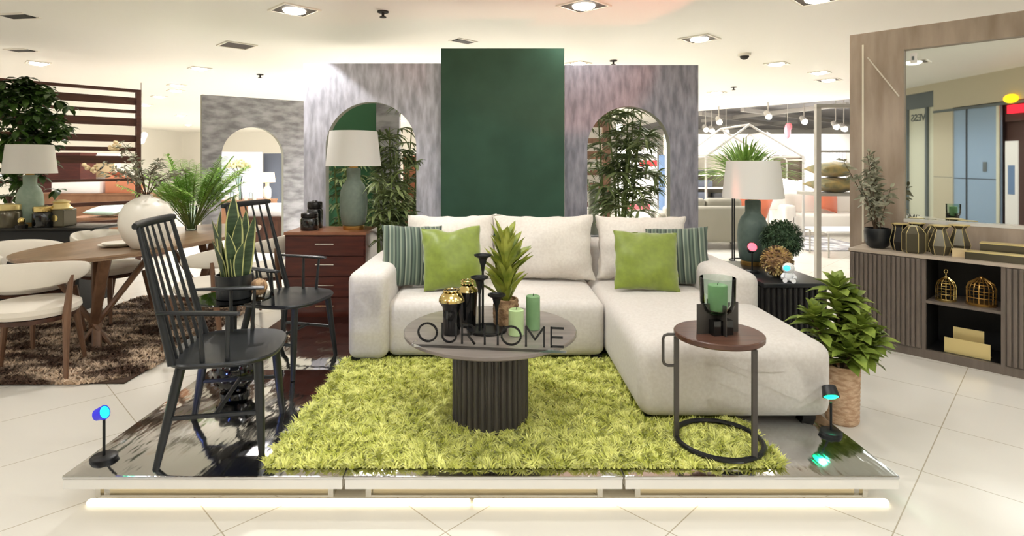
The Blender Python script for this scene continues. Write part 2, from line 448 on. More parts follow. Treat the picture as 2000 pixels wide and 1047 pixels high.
# store ceiling; its back right corner steps over to the grey exposed part
struct(MB().prism([(-14, 2.6), (8.6, 2.6), (7.5, 11.9), (5.25, 14.7), (5.25, 26), (-14, 26)], CEIL, CEIL+0.1).build('ceiling', 'ceiling_paint', smooth=False))
struct(MB().prism([(8.6, 2.6), (14, 2.6), (14, 26), (5.25, 26), (5.25, 14.7), (7.5, 11.9)], CEIL+0.14, CEIL+0.24).build('ceiling_grey', 'grey_ceiling', smooth=False))
struct(MB().box(-14, 14, -3.2, 2.6, 3.42, 3.52).build('ceiling_mall', 'ceiling_paint', smooth=False))
struct(MB().box(-14, 14, 2.5, 2.6, CEIL, 3.42).build('trim_1', 'ceiling_paint', smooth=False))
struct(MB().box(-14, 14, 25, 25.1, 0, CEIL+0.2).build('wall_back', 'white_wall', smooth=False))
struct(MB().box(-14.1, -14, 3, 26, 0, CEIL).build('wall_left', 'white_wall', smooth=False))
struct(MB().box(14, 14.1, 3, 26, 0, CEIL+0.2).build('wall_far_right', 'white_wall', smooth=False))
# far side of the mall, seen in the big mirror
mw = MB()
for x0, x1, z0, z1 in ((-14, -6.9, 3.25, 3.42), (-6.9, 8, 2.74, 3.42), (-6.9, -6.26, 0, 2.74), (-2.4, 8, 0, 2.74)):
    mw.box(x0, x1, -3.0, -2.9, z0, z1)
struct(mw.build('wall_mall', 'mall_beige', smooth=False))
struct(MB().box(-6.9, -2.4, -2.905, -2.890, 2.66, 2.72).box(-6.89, -6.27, -2.905, -2.898, 1.04, 1.05).build('trim_2', 'mall_grey', smooth=False))
struct(MB().box(-14, -2.4, -3.2, -3.1, 0, 3.42).build('wall_shop', 'mall_dark', smooth=False))
dr = struct(MB().box(-6.26, -4.93, -2.98, -2.93, 0, 2.72).build('door_1', 'mall_blue', smooth=False))
MB().box(-5.88, -5.84, -2.93, -2.92, 0, 2.7).box(-6.25, -4.95, -2.93, -2.925, 1.02, 1.035).build('door_seam', 'dark_line', dr, smooth=False)
MB().box(-5.38, -5.28, -2.93, -2.915, 1.2, 1.42).build('door_notice', 'mall_grey', dr, smooth=False)
MB().box(-5.0, -4.93, -2.94, -2.90, 0, 2.72).build('door_frame', 'mall_glass_light', dr, smooth=False)
wn = struct(MB().box(-14, -6.9, -3.06, -3.04, 0, 2.85).build('window_1', 'mall_glass_light', smooth=False))
MB().box(-7.32, -7.25, -3.04, -2.98, 0, 2.85).box(-8.1, -8.0, -3.04, -2.98, 0, 2.85).build('mullion', 'mall_grey', wn, smooth=False)
struct(MB().box(-14, -6.9, -3.08, -3.0, 2.85, 3.25).build('trim_3', 'mall_grey', smooth=False))
struct(MB().box(-4.92, -2.4, -3.06, -3.02, 2.3, 2.72).build('trim_4', 'mall_dark', smooth=False))
def text_mesh(name, body, size, mat, parent=None, loc=(0, 0, 0), rot=(PI/2, 0, 0), ext=0.006):
    cu = bpy.data.curves.new(name+'_curve', 'FONT'); cu.body = body; cu.size = size; cu.extrude = ext; cu.align_x = 'CENTER'
    t = bpy.data.objects.new(name+'_curve', cu); C.objects.link(t)
    dg = bpy.context.evaluated_depsgraph_get(); me = bpy.data.meshes.new_from_object(t.evaluated_get(dg))
    bpy.data.objects.remove(t); me.materials.clear(); me.materials.append(MATS[mat])
    o = bpy.data.objects.new(name, me); C.objects.link(o); o.parent = parent; o.location = loc; o.rotation_euler = rot
    return o
t = text_mesh('shop_lettering', 'VESS', 0.27, 'mall_grey', None, (-7.64, -3.03, 2.52), (PI/2, 0, PI)); tag(t, 'grey lettering on the shop glass across the mall, reversed in the mirror', 'lettering')
sg = MB().box(-4.72, -3.0, -2.98, -2.9, 2.46, 2.64).build('illuminated_sign', 'red_sign', smooth=False); tag(sg, 'red lit shop sign seen in the mirror at the right edge', 'sign')
b_ = MB().ball((0, 0, 0), (0.16, 0.1, 0.1)).build('sign_lamp', 'yellow_sign', None, (-4.55, -2.84, 2.77)); tag(b_, 'yellow glowing shop light above the red sign in the mirror', 'lamp')
bn = thing('standing_banner', 'tall white standing banner seen in the mirror beside the blue doors', 'banner', (-4.12, -2.5, 0))
MB().box(-0.15, 0.15, -0.01, 0.01, 0.05, 1.85).build('panel', 'white_fabric', bn, smooth=False)
MB().box(-0.08, 0.08, 0.01, 0.014, 0.75, 1.35).build('print', 'blue_print', bn, smooth=False)
MB().box(-0.18, 0.18, -0.1, 0.1, 0, 0.05).build('base', 'black_plastic', bn, smooth=False)

# ------------------------------------------------------------------ wood portal with the big mirror (right)
WA = math.atan2(-0.76, 0.65); WW = math.atan2(-0.72, 0.69)
wr = struct(MB().box(0, 0.375, 0, 0.12, 0, 2.475).box(0.375, 2.3, 0, 0.12, 2.30, 2.475).box(0.375, 2.3, 0, 0.12, 0, 0.93).box(2.3, 2.6, 0, 0.12, 0, 2.475)
            .build('wall_right', 'column_wood', None, (2.97, 4.75, 0), (0, 0, WW), smooth=False))
ls = MB().box(0.090, 0.102, -0.006, -0.0005, 0.74, 2.38).build('light_strip', 'led_warm', None, (2.97, 4.75, 0), (0, 0, WW), smooth=False)
lsm = M('strip_dotted', (214, 206, 186), 0.5, emit=((255, 244, 214), 0.12)); ls.data.materials[0] = lsm
tag(ls, 'pale vertical light strip let into the wooden mirror column', 'light strip')
cb = MB().tube([(0.13, -0.006, 2.27), (0.345, -0.006, 1.93)], 0.006, 6).build('slanting_strip', 'cream_fabric', None, (2.97, 4.75, 0), (0, 0, WW)); tag(cb, 'thin pale slanting strip on the wooden mirror column', 'cable cover')  # plain pale strip laid slanting across the column face
mr = thing('wall_mirror', 'large mirror in the wooden portal reflecting the mall', 'mirror', (2.97, 4.75, 0), WW)
MB().box(0.375, 2.3, 0.045, 0.06, 0.955, 2.30).build('glass', 'mirror_glass', mr, smooth=False)
MB().box(0.375, 2.3, -0.004, 0.06, 0.93, 0.955).build('sill', 'platform_white', mr, smooth=False)
sn = MB().box(0.41, 0.455, 0.040, 0.045, 2.19, 2.27).build('sticker', 'white_fabric', mr, smooth=False)
MB().box(0.42, 0.436, 0.037, 0.040, 2.215, 2.245).build('print', 'mall_grey', sn, smooth=False)

# ------------------------------------------------------------------ ceiling fixtures
def downlight(label, px, py, kind='round', pos=None, power=0, size=150, aim=None, group=None, rz=R(45), fs=0.17):
    p = on_ceiling(px, py) if pos is None else Vector(pos)
    t = thing('ceiling_downlight', label, 'ceiling light', p, rz, group)
    s = fs
    m = MB()
    for a, b, c, d in ((-s, s, -s, -s+0.02), (-s, s, s-0.02, s), (-s, -s+0.02, -s+0.02, s-0.02), (s-0.02, s, -s+0.02, s-0.02)): m.box(a, b, c, d, -0.012, 0)
    m.build('frame', 'fixture_white' if kind != 'dark' else 'vent_dark', t, smooth=False)
    MB().box(-s+0.02, s-0.02, -s+0.02, s-0.02, -0.006, 0).build('recess', 'recess_dark', t, smooth=False)
    if kind != 'off':
        MB().lathe([(0, -0.035), (0.06, -0.032), (0.092, -0.02), (0.098, -0.006)], 20).build('lens', 'lamp_lens', t)
    if power:
        l = bpy.data.lights.new('downlight_lamp', 'SPOT'); l.energy = power; l.spot_size = R(size); l.spot_blend = 0.45; l.shadow_soft_size = 0.07
        l.color = (1.0, 1.0, 0.99)
        o = bpy.data.objects.new('downlight_lamp', l); C.objects.link(o); o.location = (p.x, p.y, p.z-0.06)
        if aim is not None: o.rotation_euler = (Vector(aim)-o.location).to_track_quat('-Z', 'Y').to_euler()
    return t
PW = 66
downlight('round ceiling downlight above the dark green panel', 1140, 10, power=16)
downlight('round ceiling downlight right of the green panel, above the right arch panel', 1366, 75, power=PW)
downlight('small round ceiling downlight just right of the right arch panel', 1400, 180, power=PW, fs=0.14)
downlight('ceiling downlight nearest the wooden portal column', 1618, 156, power=PW)
downlight('ceiling light at the left, largest of the far row', 390, 133, power=PW, fs=0.13)
downlight('second ceiling light of the far row above the left arch', 345, 166, power=PW, fs=0.13)
downlight('third ceiling light of the far row above the palm', 311, 188, power=PW, fs=0.13)
downlight('faintest and furthest ceiling light of the far left row', 285, 205, fs=0.13)
downlight('square ceiling spotlight above the upper left corner of the left arch panel', 575, 19)
downlight('square ceiling light further back at upper left', 463, 88, kind='off')
downlight('ceiling downlight half hidden by the top of the right arch panel', 1130, 123, fs=0.13)
downlight('half lit square ceiling light between dome camera and column', 1517, 124, fs=0.13)
downlight('ceiling light at the top edge above the wooden portal', 1597, -4)
sp = bpy.data.lights.new('panel_spot', 'SPOT'); sp.energy = 75; sp.spot_size = R(104); sp.spot_blend = 0.12; sp.shadow_soft_size = 0.03; sp.color = (1, 0.97, 0.95)
so = bpy.data.objects.new('panel_spot', sp); C.objects.link(so); so.location = (-1.95, 4.86, 2.70)
# downlights over the platform and the dining group, above the top of the picture
for lab, x, y, pw in (('ceiling downlight over the coffee table, out of the picture', 0.15, 2.35, 38), ('ceiling downlight over the armchairs, out of the picture', -1.15, 3.15, 92), ('ceiling downlight over the sofa, out of the picture', 0.35, 3.7, 14),
                      ('ceiling downlight over the chaise, out of the picture', 1.5, 3.3, 9), ('ceiling downlight over the dining rug, out of the picture', -3.2, 3.4, 14)):
    downlight(lab, 0, 0, pos=(x, y, CEIL), power=pw, size=84 if pw > 50 else 150, aim=(0.1, 2.95, 0.4) if pw > 50 else None)
for x, y, pw in ((-7.5, -0.6, 150), (-4.5, -0.4, 130), (-10.5, 0.2, 120)):
    t = downlight('mall ceiling downlight in front of the shop', 0, 0, pos=(x, y, 3.42), power=pw, group='mall ceiling downlights out of the picture')
for x_, y_ in FILL_PANELS:
    t = thing('fill_light_panel', 'square glowing fill panel added to the mall ceiling', 'ceiling light', (x_, y_, 3.42), 0, 'added fill panels on the mall ceiling, out of the picture')
    MB().box(-0.62, 0.62, -0.62, 0.62, -0.02, 0).build('frame', 'fixture_white', t, smooth=False); MB().box(-0.58, 0.58, -0.58, 0.58, -0.026, -0.02).build('diffuser', 'fill_panel_glow', t, smooth=False)
def vent(label, px, py, s, rz):
    p = on_ceiling(px, py); t = thing('ceiling_vent', label, 'vent', p, rz)
    MB().box(-s, s, -s*0.55, s*0.55, -0.01, 0).build('slot', 'vent_dark', t, smooth=False)
    MB().box(-s-0.03, s+0.03, -s*0.55-0.03, -s*0.55, -0.008, 0).box(-s-0.03, s+0.03, s*0.55, s*0.55+0.03, -0.008, 0).build('frame', 'fixture_white', t, smooth=False)
vent('dark rectangular ceiling vent at the upper left corner', 35, 31, 0.12, R(-8))
vent('dark square ceiling opening above the green panel', 905, 80, 0.11, R(45))
vent('thin dark ceiling vent left, above the slatted screen', 42, 98, 0.12, R(-8))
for lab, px, py in (('ceiling sprinkler left of the green panel top', 748, 22), ('small ceiling sprinkler above the back arch panel', 508, 145),
                    ('ceiling sprinkler above the right arch panel', 1198, 118), ('small ceiling sprinkler near the far right downlights', 1433, 170)):
    p = on_ceiling(px, py); t = thing('ceiling_sprinkler', lab, 'sprinkler', p)
    MB().lathe([(0.05, -0.012), (0.05, 0)], 14).build('flange', 'vent_dark', t)
    MB().lathe([(0.012, -0.05), (0.012, -0.012)], 8).lathe([(0.03, -0.056), (0.03, -0.05)], 12).build('head', 'vent_dark', t)
p = on_ceiling(1454, 105); t = thing('dome_camera', 'small dome camera on the ceiling right of the arch panel', 'camera', p)
MB().lathe([(0.075, -0.03), (0.075, 0)], 18).build('collar', 'fixture_white', t); MB().ball((0, 0, -0.03), (0.055, 0.055, 0.045)).build('dome', 'vent_dark', t)

# ------------------------------------------------------------------ backdrop panels behind the sofa
def arch_panel(name, label, W, H, th, ox0, ox1, ztop, mat, loc, rz=0, z0=0.0):
    """upright panel with a round-headed opening from the ground up; local x = 0..W"""
    r = (ox1-ox0)/2; cx = (ox0+ox1)/2; zs = ztop-r; n = 28
    arc = [(cx-r*math.cos(PI*i/n), zs+r*math.sin(PI*i/n)) for i in range(n+1)]
    mb = MB()
    prof_in = [(ox0, 0)]+arc+[(ox1, 0)]
    # face strips between the arch line and the outer edges
    front = []; fs = []
    def face(y, flip):
        o = len(mb.v)
        top = [(ox0 if False else 0, 0), ]
        outer = [(0, 0)]+[(0 if i == 0 else W if i == n else (p[0]-ox0)/(ox1-ox0)*W, H) for i, p in enumerate(arc)]+[(W, 0)]
        for (a, b) in prof_in: mb.v.append((a, y, b))
        for (a, b) in outer: mb.v.append((a, y, b))
        k = len(prof_in)
        for i in range(k-1):
            q = (o+i, o+i+1, o+k+i+1, o+k+i)
            mb.f.append(q if not flip else tuple(reversed(q))); mb.m.append(0)
        return o, k, outer
    o1, k, outer = face(0, False); o2, _, _ = face(th, True)
    for i in range(k-1):
        mb.f.append((o1+i, o2+i, o2+i+1, o1+i+1)); mb.m.append(1)
        mb.f.append((o1+k+i, o1+k+i+1, o2+k+i+1, o2+k+i)); mb.m.append(1)
    o = mb.build(name, [mat, 'stone_edge'], None, loc, (0, 0, rz), smooth=False)
    bm = bmesh.new(); bm.from_mesh(o.data); bmesh.ops.recalc_face_normals(bm, faces=bm.faces); bm.to_mesh(o.data); bm.free()
    return tag(o, label, 'display panel')
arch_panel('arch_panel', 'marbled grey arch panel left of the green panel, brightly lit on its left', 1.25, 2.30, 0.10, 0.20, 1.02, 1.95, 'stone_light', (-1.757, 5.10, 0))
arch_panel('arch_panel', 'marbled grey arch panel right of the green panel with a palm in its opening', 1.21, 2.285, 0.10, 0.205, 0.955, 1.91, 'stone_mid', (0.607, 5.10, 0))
g = MB().box(-0.505, 0.594, 5.02, 5.12, 0, 2.42).build('plain_panel', 'green_paint', smooth=False); tag(g, 'tall plain dark green panel in the middle behind the sofa', 'display panel')
ap = arch_panel('arch_panel', 'smaller grey arch panel turned sideways behind the dining table', 1.36, 2.31, 0.10, 0.24, 1.06, 1.90, 'stone_grey', (-3.94, 7.5, 0), math.atan2(0.8, 1.06))
# second set of panels seen through the left arch
g = MB().box(-2.0, -1.42, 6.6, 6.7, 0, 2.35).build('plain_panel', 'bright_green', smooth=False); tag(g, 'bright green panel seen through the left arch', 'display panel')
g = MB().box(-1.42, -1.15, 6.58, 6.68, 0, 2.35).build('plain_panel', 'stone_grey', smooth=False); tag(g, 'narrow grey panel beside the bright green one, seen through the left arch', 'display panel')

# ------------------------------------------------------------------ platform units
PZ = 0.17
def platform(label, x0, y0, wd, dp, group=None, legs=True):
    t = thing('display_platform', label, 'platform', (x0, y0, 0), 0, group)
    MB().rbox(0, wd, 0, dp, 0.155, PZ, 0.005, 2).build('foil_top', 'foil', t, angle=30)
    MB().box(0.004, wd-0.004, 0.003, dp-0.003, 0.118, 0.155).build('edge_board', 'platform_white', t, smooth=False)
    if legs:
        for xa in (0.075, wd-0.075):
            MB().box(xa-0.011, xa+0.011, 0.095, 0.117, 0.03, 0.118).build('leg', 'chrome', t, smooth=False)
        MB().box(0.085, wd-0.085, 0.098, 0.114, 0.03, 0.038).box(0.085, wd-0.085, 0.098, 0.114, 0.112, 0.118).build('frame_rail', 'chrome', t, smooth=False)
    MB().box(0.0 if not legs else 0.08, wd-(0.0 if not legs else 0.08), 0.16, dp-0.01, 0, 0.118).build('plinth', 'tan_panel', t, smooth=False)
    return t
X0 = -1.712
PW3 = [(X0, 1.104), (X0+1.108, 1.098), (X0+2.21, 1.082)]
names = ['left', 'middle', 'right']
for i, (x, wd) in enumerate(PW3):
    platform(['foil covered platform unit under the front black armchair', 'foil covered platform unit at the front under the shag rug', 'foil covered platform unit at the front right under the side table'][i], x, 2.21, wd, 1.135)
for i, (x, wd) in enumerate(PW3):
    platform(['foil covered platform unit under the rear black armchair', 'foil covered platform unit under the middle of the sofa', 'foil covered platform unit under the sofa end of the chaise'][i], x, 3.35, wd, 1.14, legs=False)
for x0, x1, lab in ((-1.68, -0.112, 'glowing light strip on the floor under the left half of the platform'), (-0.10, 1.60, 'glowing light strip on the floor under the right half of the platform')):
    o = MB().rbox(x0, x1, 2.296, 2.322, 0.0, 0.019, 0.006, 2).build('light_strip', 'led_warm'); tag(o, lab, 'light strip')

# ------------------------------------------------------------------ shag rug
rug = thing('shag_rug', 'lime green shag rug on the silver platform', 'rug', (0, 0, PZ))
MB().rbox(-0.93, 1.15, 2.265, 3.62, 0.0005, 0.010, 0.004, 1).build('backing', 'lime_backing', rug)
def area_rug(rg, n):
    P = np.zeros((n, 3)); P[:, 0] = rg.uniform(-0.95, 1.165, n); P[:, 1] = rg.uniform(2.25, 3.60, n); P[:, 2] = 0.006; return P
def skip_rug(P):
    x, y = P[:, 0], P[:, 1]
    drum = (x+0.04)**2+(y-2.70)**2 < 0.17**2
    cha = (x > 0.69) & (y > 2.66)
    cut = (x < -0.93+0.12*(y-2.25)*0) | (y > 3.49)
    rx = np.abs(x-0.11)-1.02; ry = np.abs(y-2.93)-0.64
    corner = (rx > 0) & (ry > 0) & (rx*rx+ry*ry > 0.035**2)
    return drum | cha | (y > 3.49) | corner
pile('pile', 'lime_pile', rug, 85000, area_rug, 0.034, 0.0075, skip_rug, 3, 0.026)

# ------------------------------------------------------------------ sofa
sf = thing('corner_sofa', 'large cream corner sofa with chaise on the silver platform', 'sofa', (0, 0, PZ))
MB().rbox(-0.917, -0.672, 3.42, 4.47, 0.03, 0.560, 0.055, 4, puff=0.012, cuts=3).build('left_arm', 'sofa_fabric', sf, angle=60)
MB().rbox(1.335, 1.580, 3.38, 4.47, 0.03, 0.560, 0.055, 4, puff=0.012, cuts=3).build('right_arm', 'sofa_fabric', sf, angle=60)
MB().rbox(-0.690, 0.665, 3.47, 4.29, 0.03, 0.375, 0.06, 4, puff=0.022, cuts=4).build('seat', 'sofa_fabric', sf, angle=60)
MB().rbox(0.668, 1.585, 2.64, 4.29, 0.022, 0.375, 0.07, 4, puff=0.022, cuts=4).build('chaise', 'sofa_fabric', sf, angle=60)
MB().rbox(-0.690, 1.40, 4.27, 4.47, 0.03, 0.640, 0.05, 4, puff=0.01, cuts=3).build('backrest', 'sofa_fabric', sf, angle=60)
for x, y in ((-0.87, 3.48), (-0.87, 4.38), (0.62, 3.52), (1.53, 4.38), (0.74, 2.74), (1.50, 2.74)):
    MB().box(x-0.03, x+0.03, y-0.03, y+0.03, 0, 0.035).build('foot', 'black_plastic', sf, smooth=False)
def film(name, label, o, ux, uz, nx, nz, w_, h_, creases, off, seed=0):
    rg = random.Random(seed); m = MB()
    for i in range(nx+1):
        for j in range(nz+1):
            u, v = i/nx*w_, j/nz*h_; d = 0.0
            for (x0, z0, x1, z1, amp, wd_) in creases:
                ex, ez = x1-x0, z1-z0; L2 = ex*ex+ez*ez; tt = max(0, min(1, ((u-x0)*ex+(v-z0)*ez)/L2))
                dd = math.hypot(u-x0-tt*ex, v-z0-tt*ez); d += 1.7*amp*math.exp(-(dd/wd_)**2)
            q = Vector(o)+Vector(ux)*u+Vector(uz)*v+Vector(off)*(d+0.0015*math.sin(23*u+9*v))
            m.v.append(tuple(q))
    for i in range(nx):
        for j in range(nz): a = i*(nz+1)+j; m.f.append((a, a+nz+1, a+nz+2, a+1)); m.m.append(0)
    t_ = m.build(name, 'plastic_film', None, angle=80); tag(t_, label, 'plastic sheet')
film('plastic_sheet', 'clear creased plastic film over the front face of the chaise', (0.98, 2.633, PZ+0.06), (1, 0, 0), (0, 0, 1), 70, 40, 0.58, 0.26,
     [(0.02, 0.25, 0.40, 0.08, 0.006, 0.007), (0.06, 0.25, 0.46, 0.05, 0.004, 0.006), (0.38, 0.02, 0.56, 0.16, 0.006, 0.006), (0.42, 0.02, 0.58, 0.12, 0.004, 0.006), (0.0, 0.17, 0.30, 0.03, 0.004, 0.007), (0.1, 0.2, 0.35, 0.2, 0.003, 0.01)], (0, -1, 0))
film('plastic_sheet', 'clear creased plastic film on the front of the left sofa arm', (-0.895, 3.413, PZ+0.30), (1, 0, 0), (0, 0, 1), 34, 40, 0.19, 0.215,
     [(0.03, 0.20, 0.17, 0.20, 0.005, 0.006), (0.17, 0.20, 0.13, 0.01, 0.005, 0.006), (0.02, 0.17, 0.12, 0.02, 0.005, 0.006), (0.01, 0.12, 0.08, 0.2, 0.003, 0.006)], (0, -1, 0))
SZ = PZ+0.375
G = 'large cream back cushions of the sofa'
cushion('back_cushion', 'large cream back cushion at the left end of the sofa', 0.65, 0.47, 0.24, (-0.335, 4.05, SZ+0.014), (R(-12), 0, R(2)), 'cushion_fabric', group=G, seed=1, pinch=0.075, plump=0.55, wr=0.013, n=28)
cushion('back_cushion', 'large cream back cushion in the middle of the sofa, behind the plant', 0.74, 0.47, 0.25, (0.325, 4.03, SZ+0.014), (R(-12), 0, R(-2)), 'cushion_fabric', group=G, seed=2, pinch=0.075, plump=0.55, wr=0.013, n=28)
cushion('back_cushion', 'large cream back cushion behind the green and striped cushions on the right', 0.66, 0.46, 0.24, (1.045, 4.06, SZ+0.014), (R(-12), 0, R(-3)), 'cushion_fabric', group=G, seed=3, pinch=0.075, plump=0.55, wr=0.013, n=28)
cushion('throw_cushion', 'green striped cushion leaning on the left sofa arm', 0.42, 0.42, 0.15, (-0.575, 3.80, SZ+0.018), (R(-16), R(3), R(18)), 'striped_fabric', seed=4, n=22)
cushion('throw_cushion', 'lime green velvet cushion beside the left striped cushion', 0.40, 0.42, 0.16, (-0.285, 3.70, SZ+0.022), (R(-20), R(-3), R(6)), 'lime_velvet', seed=5, chop=0.06, n=28, wr=0.008)
cushion('throw_cushion', 'lime green velvet cushion on the chaise', 0.42, 0.40, 0.16, (0.97, 3.66, SZ+0.022), (R(-24), R(2), R(-6)), 'lime_velvet', seed=6, n=28, wr=0.008)
cushion('throw_cushion', 'green striped cushion leaning on the right sofa arm', 0.42, 0.40, 0.15, (1.235, 3.84, SZ+0.02), (R(-18), R(-4), R(-20)), 'striped_fabric', seed=7, n=22)

# ------------------------------------------------------------------ round coffee table and what stands on it
CT = (-0.035, 2.70)
ct = thing('coffee_table', 'round grey coffee table with fluted drum base on the shag rug', 'coffee table', (CT[0], CT[1], PZ+0.010))
TZ = 0.430
MB().lathe([(0.0, TZ-0.022), (0.402, TZ-0.022), (0.410, TZ-0.016), (0.410, TZ-0.004), (0.406, TZ), (0, TZ)], 72).build('top', 'table_grey', ct, angle=30)
pts = []
nfl = 34
for i in range(nfl):
    for k in range(6):
        a = 2*PI*(i+k/6)/nfl; rr = 0.166+0.016*math.sin(PI*k/5)**0.6 if k < 5.5 else 0.164
        pts.append((rr*math.cos(a), rr*math.sin(a)))
MB().prism(pts, 0.0, TZ-0.022).build('fluted_base', 'drum_wood', ct, angle=50)
TT = PZ+0.010+TZ
def on_table(px, py, z=TT):
    Y = (EYE-z)*F/(py-PY); return ((px-PX)*Y/F, Y, z)
# black vases with gold shoulders
def gold_vase(label, loc, h, r, fat):
    t = thing('vase', label, 'vase', loc)
    if fat:
        MB().lathe([(0, 0), (r*0.62, 0), (r*0.70, h*0.05), (r*0.66, h*0.5), (r*0.72, h*0.62), (r*1.0, h*0.74)], 28).build('body', 'black_gloss', t)
        sh = MB().lathe([(r*1.0, h*0.74), (r*0.98, h*0.80), (r*0.72, h*0.91), (r*0.60, h*0.94)], 28, caps=False).build('gold_shoulder', 'gold', t)
    else:
        MB().lathe([(0, 0), (r*0.72, 0), (r*0.80, h*0.04), (r*0.86, h*0.4), (r*0.98, h*0.74), (r*1.0, h*0.78)], 28).build('body', 'black_gloss', t)
        sh = MB().lathe([(r*1.0, h*0.78), (r*0.92, h*0.82), (r*0.62, h*0.87), (r*0.56, h*0.90)], 28, caps=False).build('gold_shoulder', 'gold', t)
    rim = MB()
    hr, rr, nb = (0.945, 0.60, 12) if fat else (0.915, 0.55, 10)
    for zz in ((hr,) if fat else (hr, hr+0.06)):
        for k in range(nb):
            a = 2*PI*k/nb+zz*9; rim.ball((r*rr*math.cos(a), r*rr*math.sin(a), h*zz+r*0.08), r*0.085, 8, 6)
    rim.tube([(r*rr*math.cos(2*PI*i/28), r*rr*math.sin(2*PI*i/28), h*(hr if fat else hr+0.06)+r*0.13) for i in range(28)], r*0.06, 6, closed=True, caps=False)
    rim.build('beaded_rim', 'gold', t)
    return t
gold_vase('squat black vase with gold shoulder, front left on the coffee table', on_table(882, 652), 0.205, 0.060, True)
gold_vase('taller black vase with gold beaded neck behind the squat one', on_table(913, 637), 0.220, 0.052, False)
# triple candle holder
cx, cy, cz = on_table(951, 646)
ch = thing('candle_holder', 'black metal candle holder with three tall stems on the coffee table', 'candle holder', (cx, cy, cz))
MB().lathe([(0, 0), (0.092, 0), (0.095, 0.004), (0.095, 0.012), (0.088, 0.012), (0.086, 0.006), (0, 0.006)], 32).build('tray', 'black_metal', ch)
for (dx, dy, h) in ((-0.020, 0.03, 0.345), (-0.034, -0.02, 0.250), (0.046, -0.02, 0.168)):
    st = MB().tube([(dx, dy, 0.006), (dx, dy, h-0.05)], 0.0055, 8).lathe([(0.007, h-0.07), (0.010, h-0.045), (0.016, h-0.03), (0.019, h-0.012), (0.020, h-0.004)], 14, (dx, dy, 0)).build('stem', 'black_metal', ch)
    MB().lathe([(0, h-0.022), (0.018, h-0.020), (0.022, h-0.008), (0.036, h-0.001), (0.042, h+0.004), (0.042, h+0.009), (0.035, h+0.009), (0.031, h+0.002), (0, h)], 20, (dx, dy, 0)).build('candle_cup', 'black_metal', st)
# candles
def candle(label, loc, r, h, m):
    t = thing('candle', label, 'candle', loc)
    MB().lathe([(0, 0), (r-0.003, 0), (r, 0.003), (r, h-0.003), (r-0.004, h), (r*0.5, h-0.002), (0, h-0.003)], 28).build('wax', m, t)
    MB().tube([(0, 0, h-0.004), (0.001, 0, h+0.004), (0.003, 0, h+0.010)], 0.0014, 6).build('wick', 'wick', t)
    return t
candle('short pale green pillar candle on the coffee table', on_table(1008, 654), 0.0345, 0.118, 'candle_pale')
candle('tall green pillar candle behind the short pale one on the coffee table', on_table(1041, 643), 0.0335, 0.160, 'candle_green')
# standing letters
SY = 2.385
sgn = thing('letter_sign', 'clear acrylic sign with black standing letters OUR HOME on the coffee table', 'sign', (-0.045, 2.395, TT), R(-7.5))
MB().rbox(-0.325, 0.335, -0.020, 0.020, 0, 0.017, 0.002, 1).build('acrylic_base', 'acrylic', sgn, smooth=False)
def stroke(mb, x0, z0, x1, z1, t=0.0042):
    d = Vector((x1-x0, 0, z1-z0)); L = d.length; d.normalize(); n = Vector((-d.z, 0, d.x))*t
    P = [Vector((x0, 0, z0)), Vector((x1, 0, z1))]
    vs = []
    for y in (-0.003, 0.003):
        for p, s in ((P[0]-d*t*0.5, -1), (P[0]-d*t*0.5, 1), (P[1]+d*t*0.5, 1), (P[1]+d*t*0.5, -1)): vs.append(p+n*s+Vector((0, y, 0)))
    mb.add(vs, [(0, 1, 2, 3), (7, 6, 5, 4), (0, 4, 5, 1), (1, 5, 6, 2), (2, 6, 7, 3), (3, 7, 4, 0)])
def ring(mb, cx, cz, rx, rz_, a0=0, a1=360, n=28):
    pr = None
    for i in range(n+1):
        a = R(a0+(a1-a0)*i/n); q = (cx+rx*math.cos(a), cz+rz_*math.sin(a))
        if pr: stroke(mb, pr[0], pr[1], q[0], q[1])
        pr = q
H0, LH = 0.018, 0.083
def letter(ch_, x):
    m = MB(); h = LH
    if ch_ == 'O': ring(m, 0.041, h/2, 0.041, h/2-0.003)
    if ch_ == 'U': stroke(m, 0, h, 0, 0.03); stroke(m, 0.06, h, 0.06, 0.03); ring(m, 0.03, 0.03, 0.03, 0.027, 180, 360, 14)
    if ch_ == 'R': stroke(m, 0, 0, 0, h); stroke(m, 0, h-0.003, 0.03, h-0.003); stroke(m, 0, h*0.45, 0.03, h*0.45); ring(m, 0.03, h*0.715, 0.022, h*0.25, -90, 90, 12); stroke(m, 0.024, h*0.45, 0.054, 0)
    if ch_ == 'H': stroke(m, 0, 0, 0, h); stroke(m, 0.056, 0, 0.056, h); stroke(m, 0, h*0.52, 0.056, h*0.52)
    if ch_ == 'M': stroke(m, 0, 0, 0, h); stroke(m, 0.076, 0, 0.076, h); stroke(m, 0, h, 0.038, h*0.35); stroke(m, 0.038, h*0.35, 0.076, h)
    if ch_ == 'E': stroke(m, 0, 0, 0, h); stroke(m, 0, h-0.003, 0.05, h-0.003); stroke(m, 0, h*0.5, 0.046, h*0.5); stroke(m, 0, 0.003, 0.05, 0.003)
    m.build('letter', 'acrylic_letter', sgn, (x, 0, H0), smooth=False)
for c_, x in zip('OURHOME', (-0.300, -0.194, -0.108, -0.010, 0.062, 0.166, 0.272)): letter(c_, x)

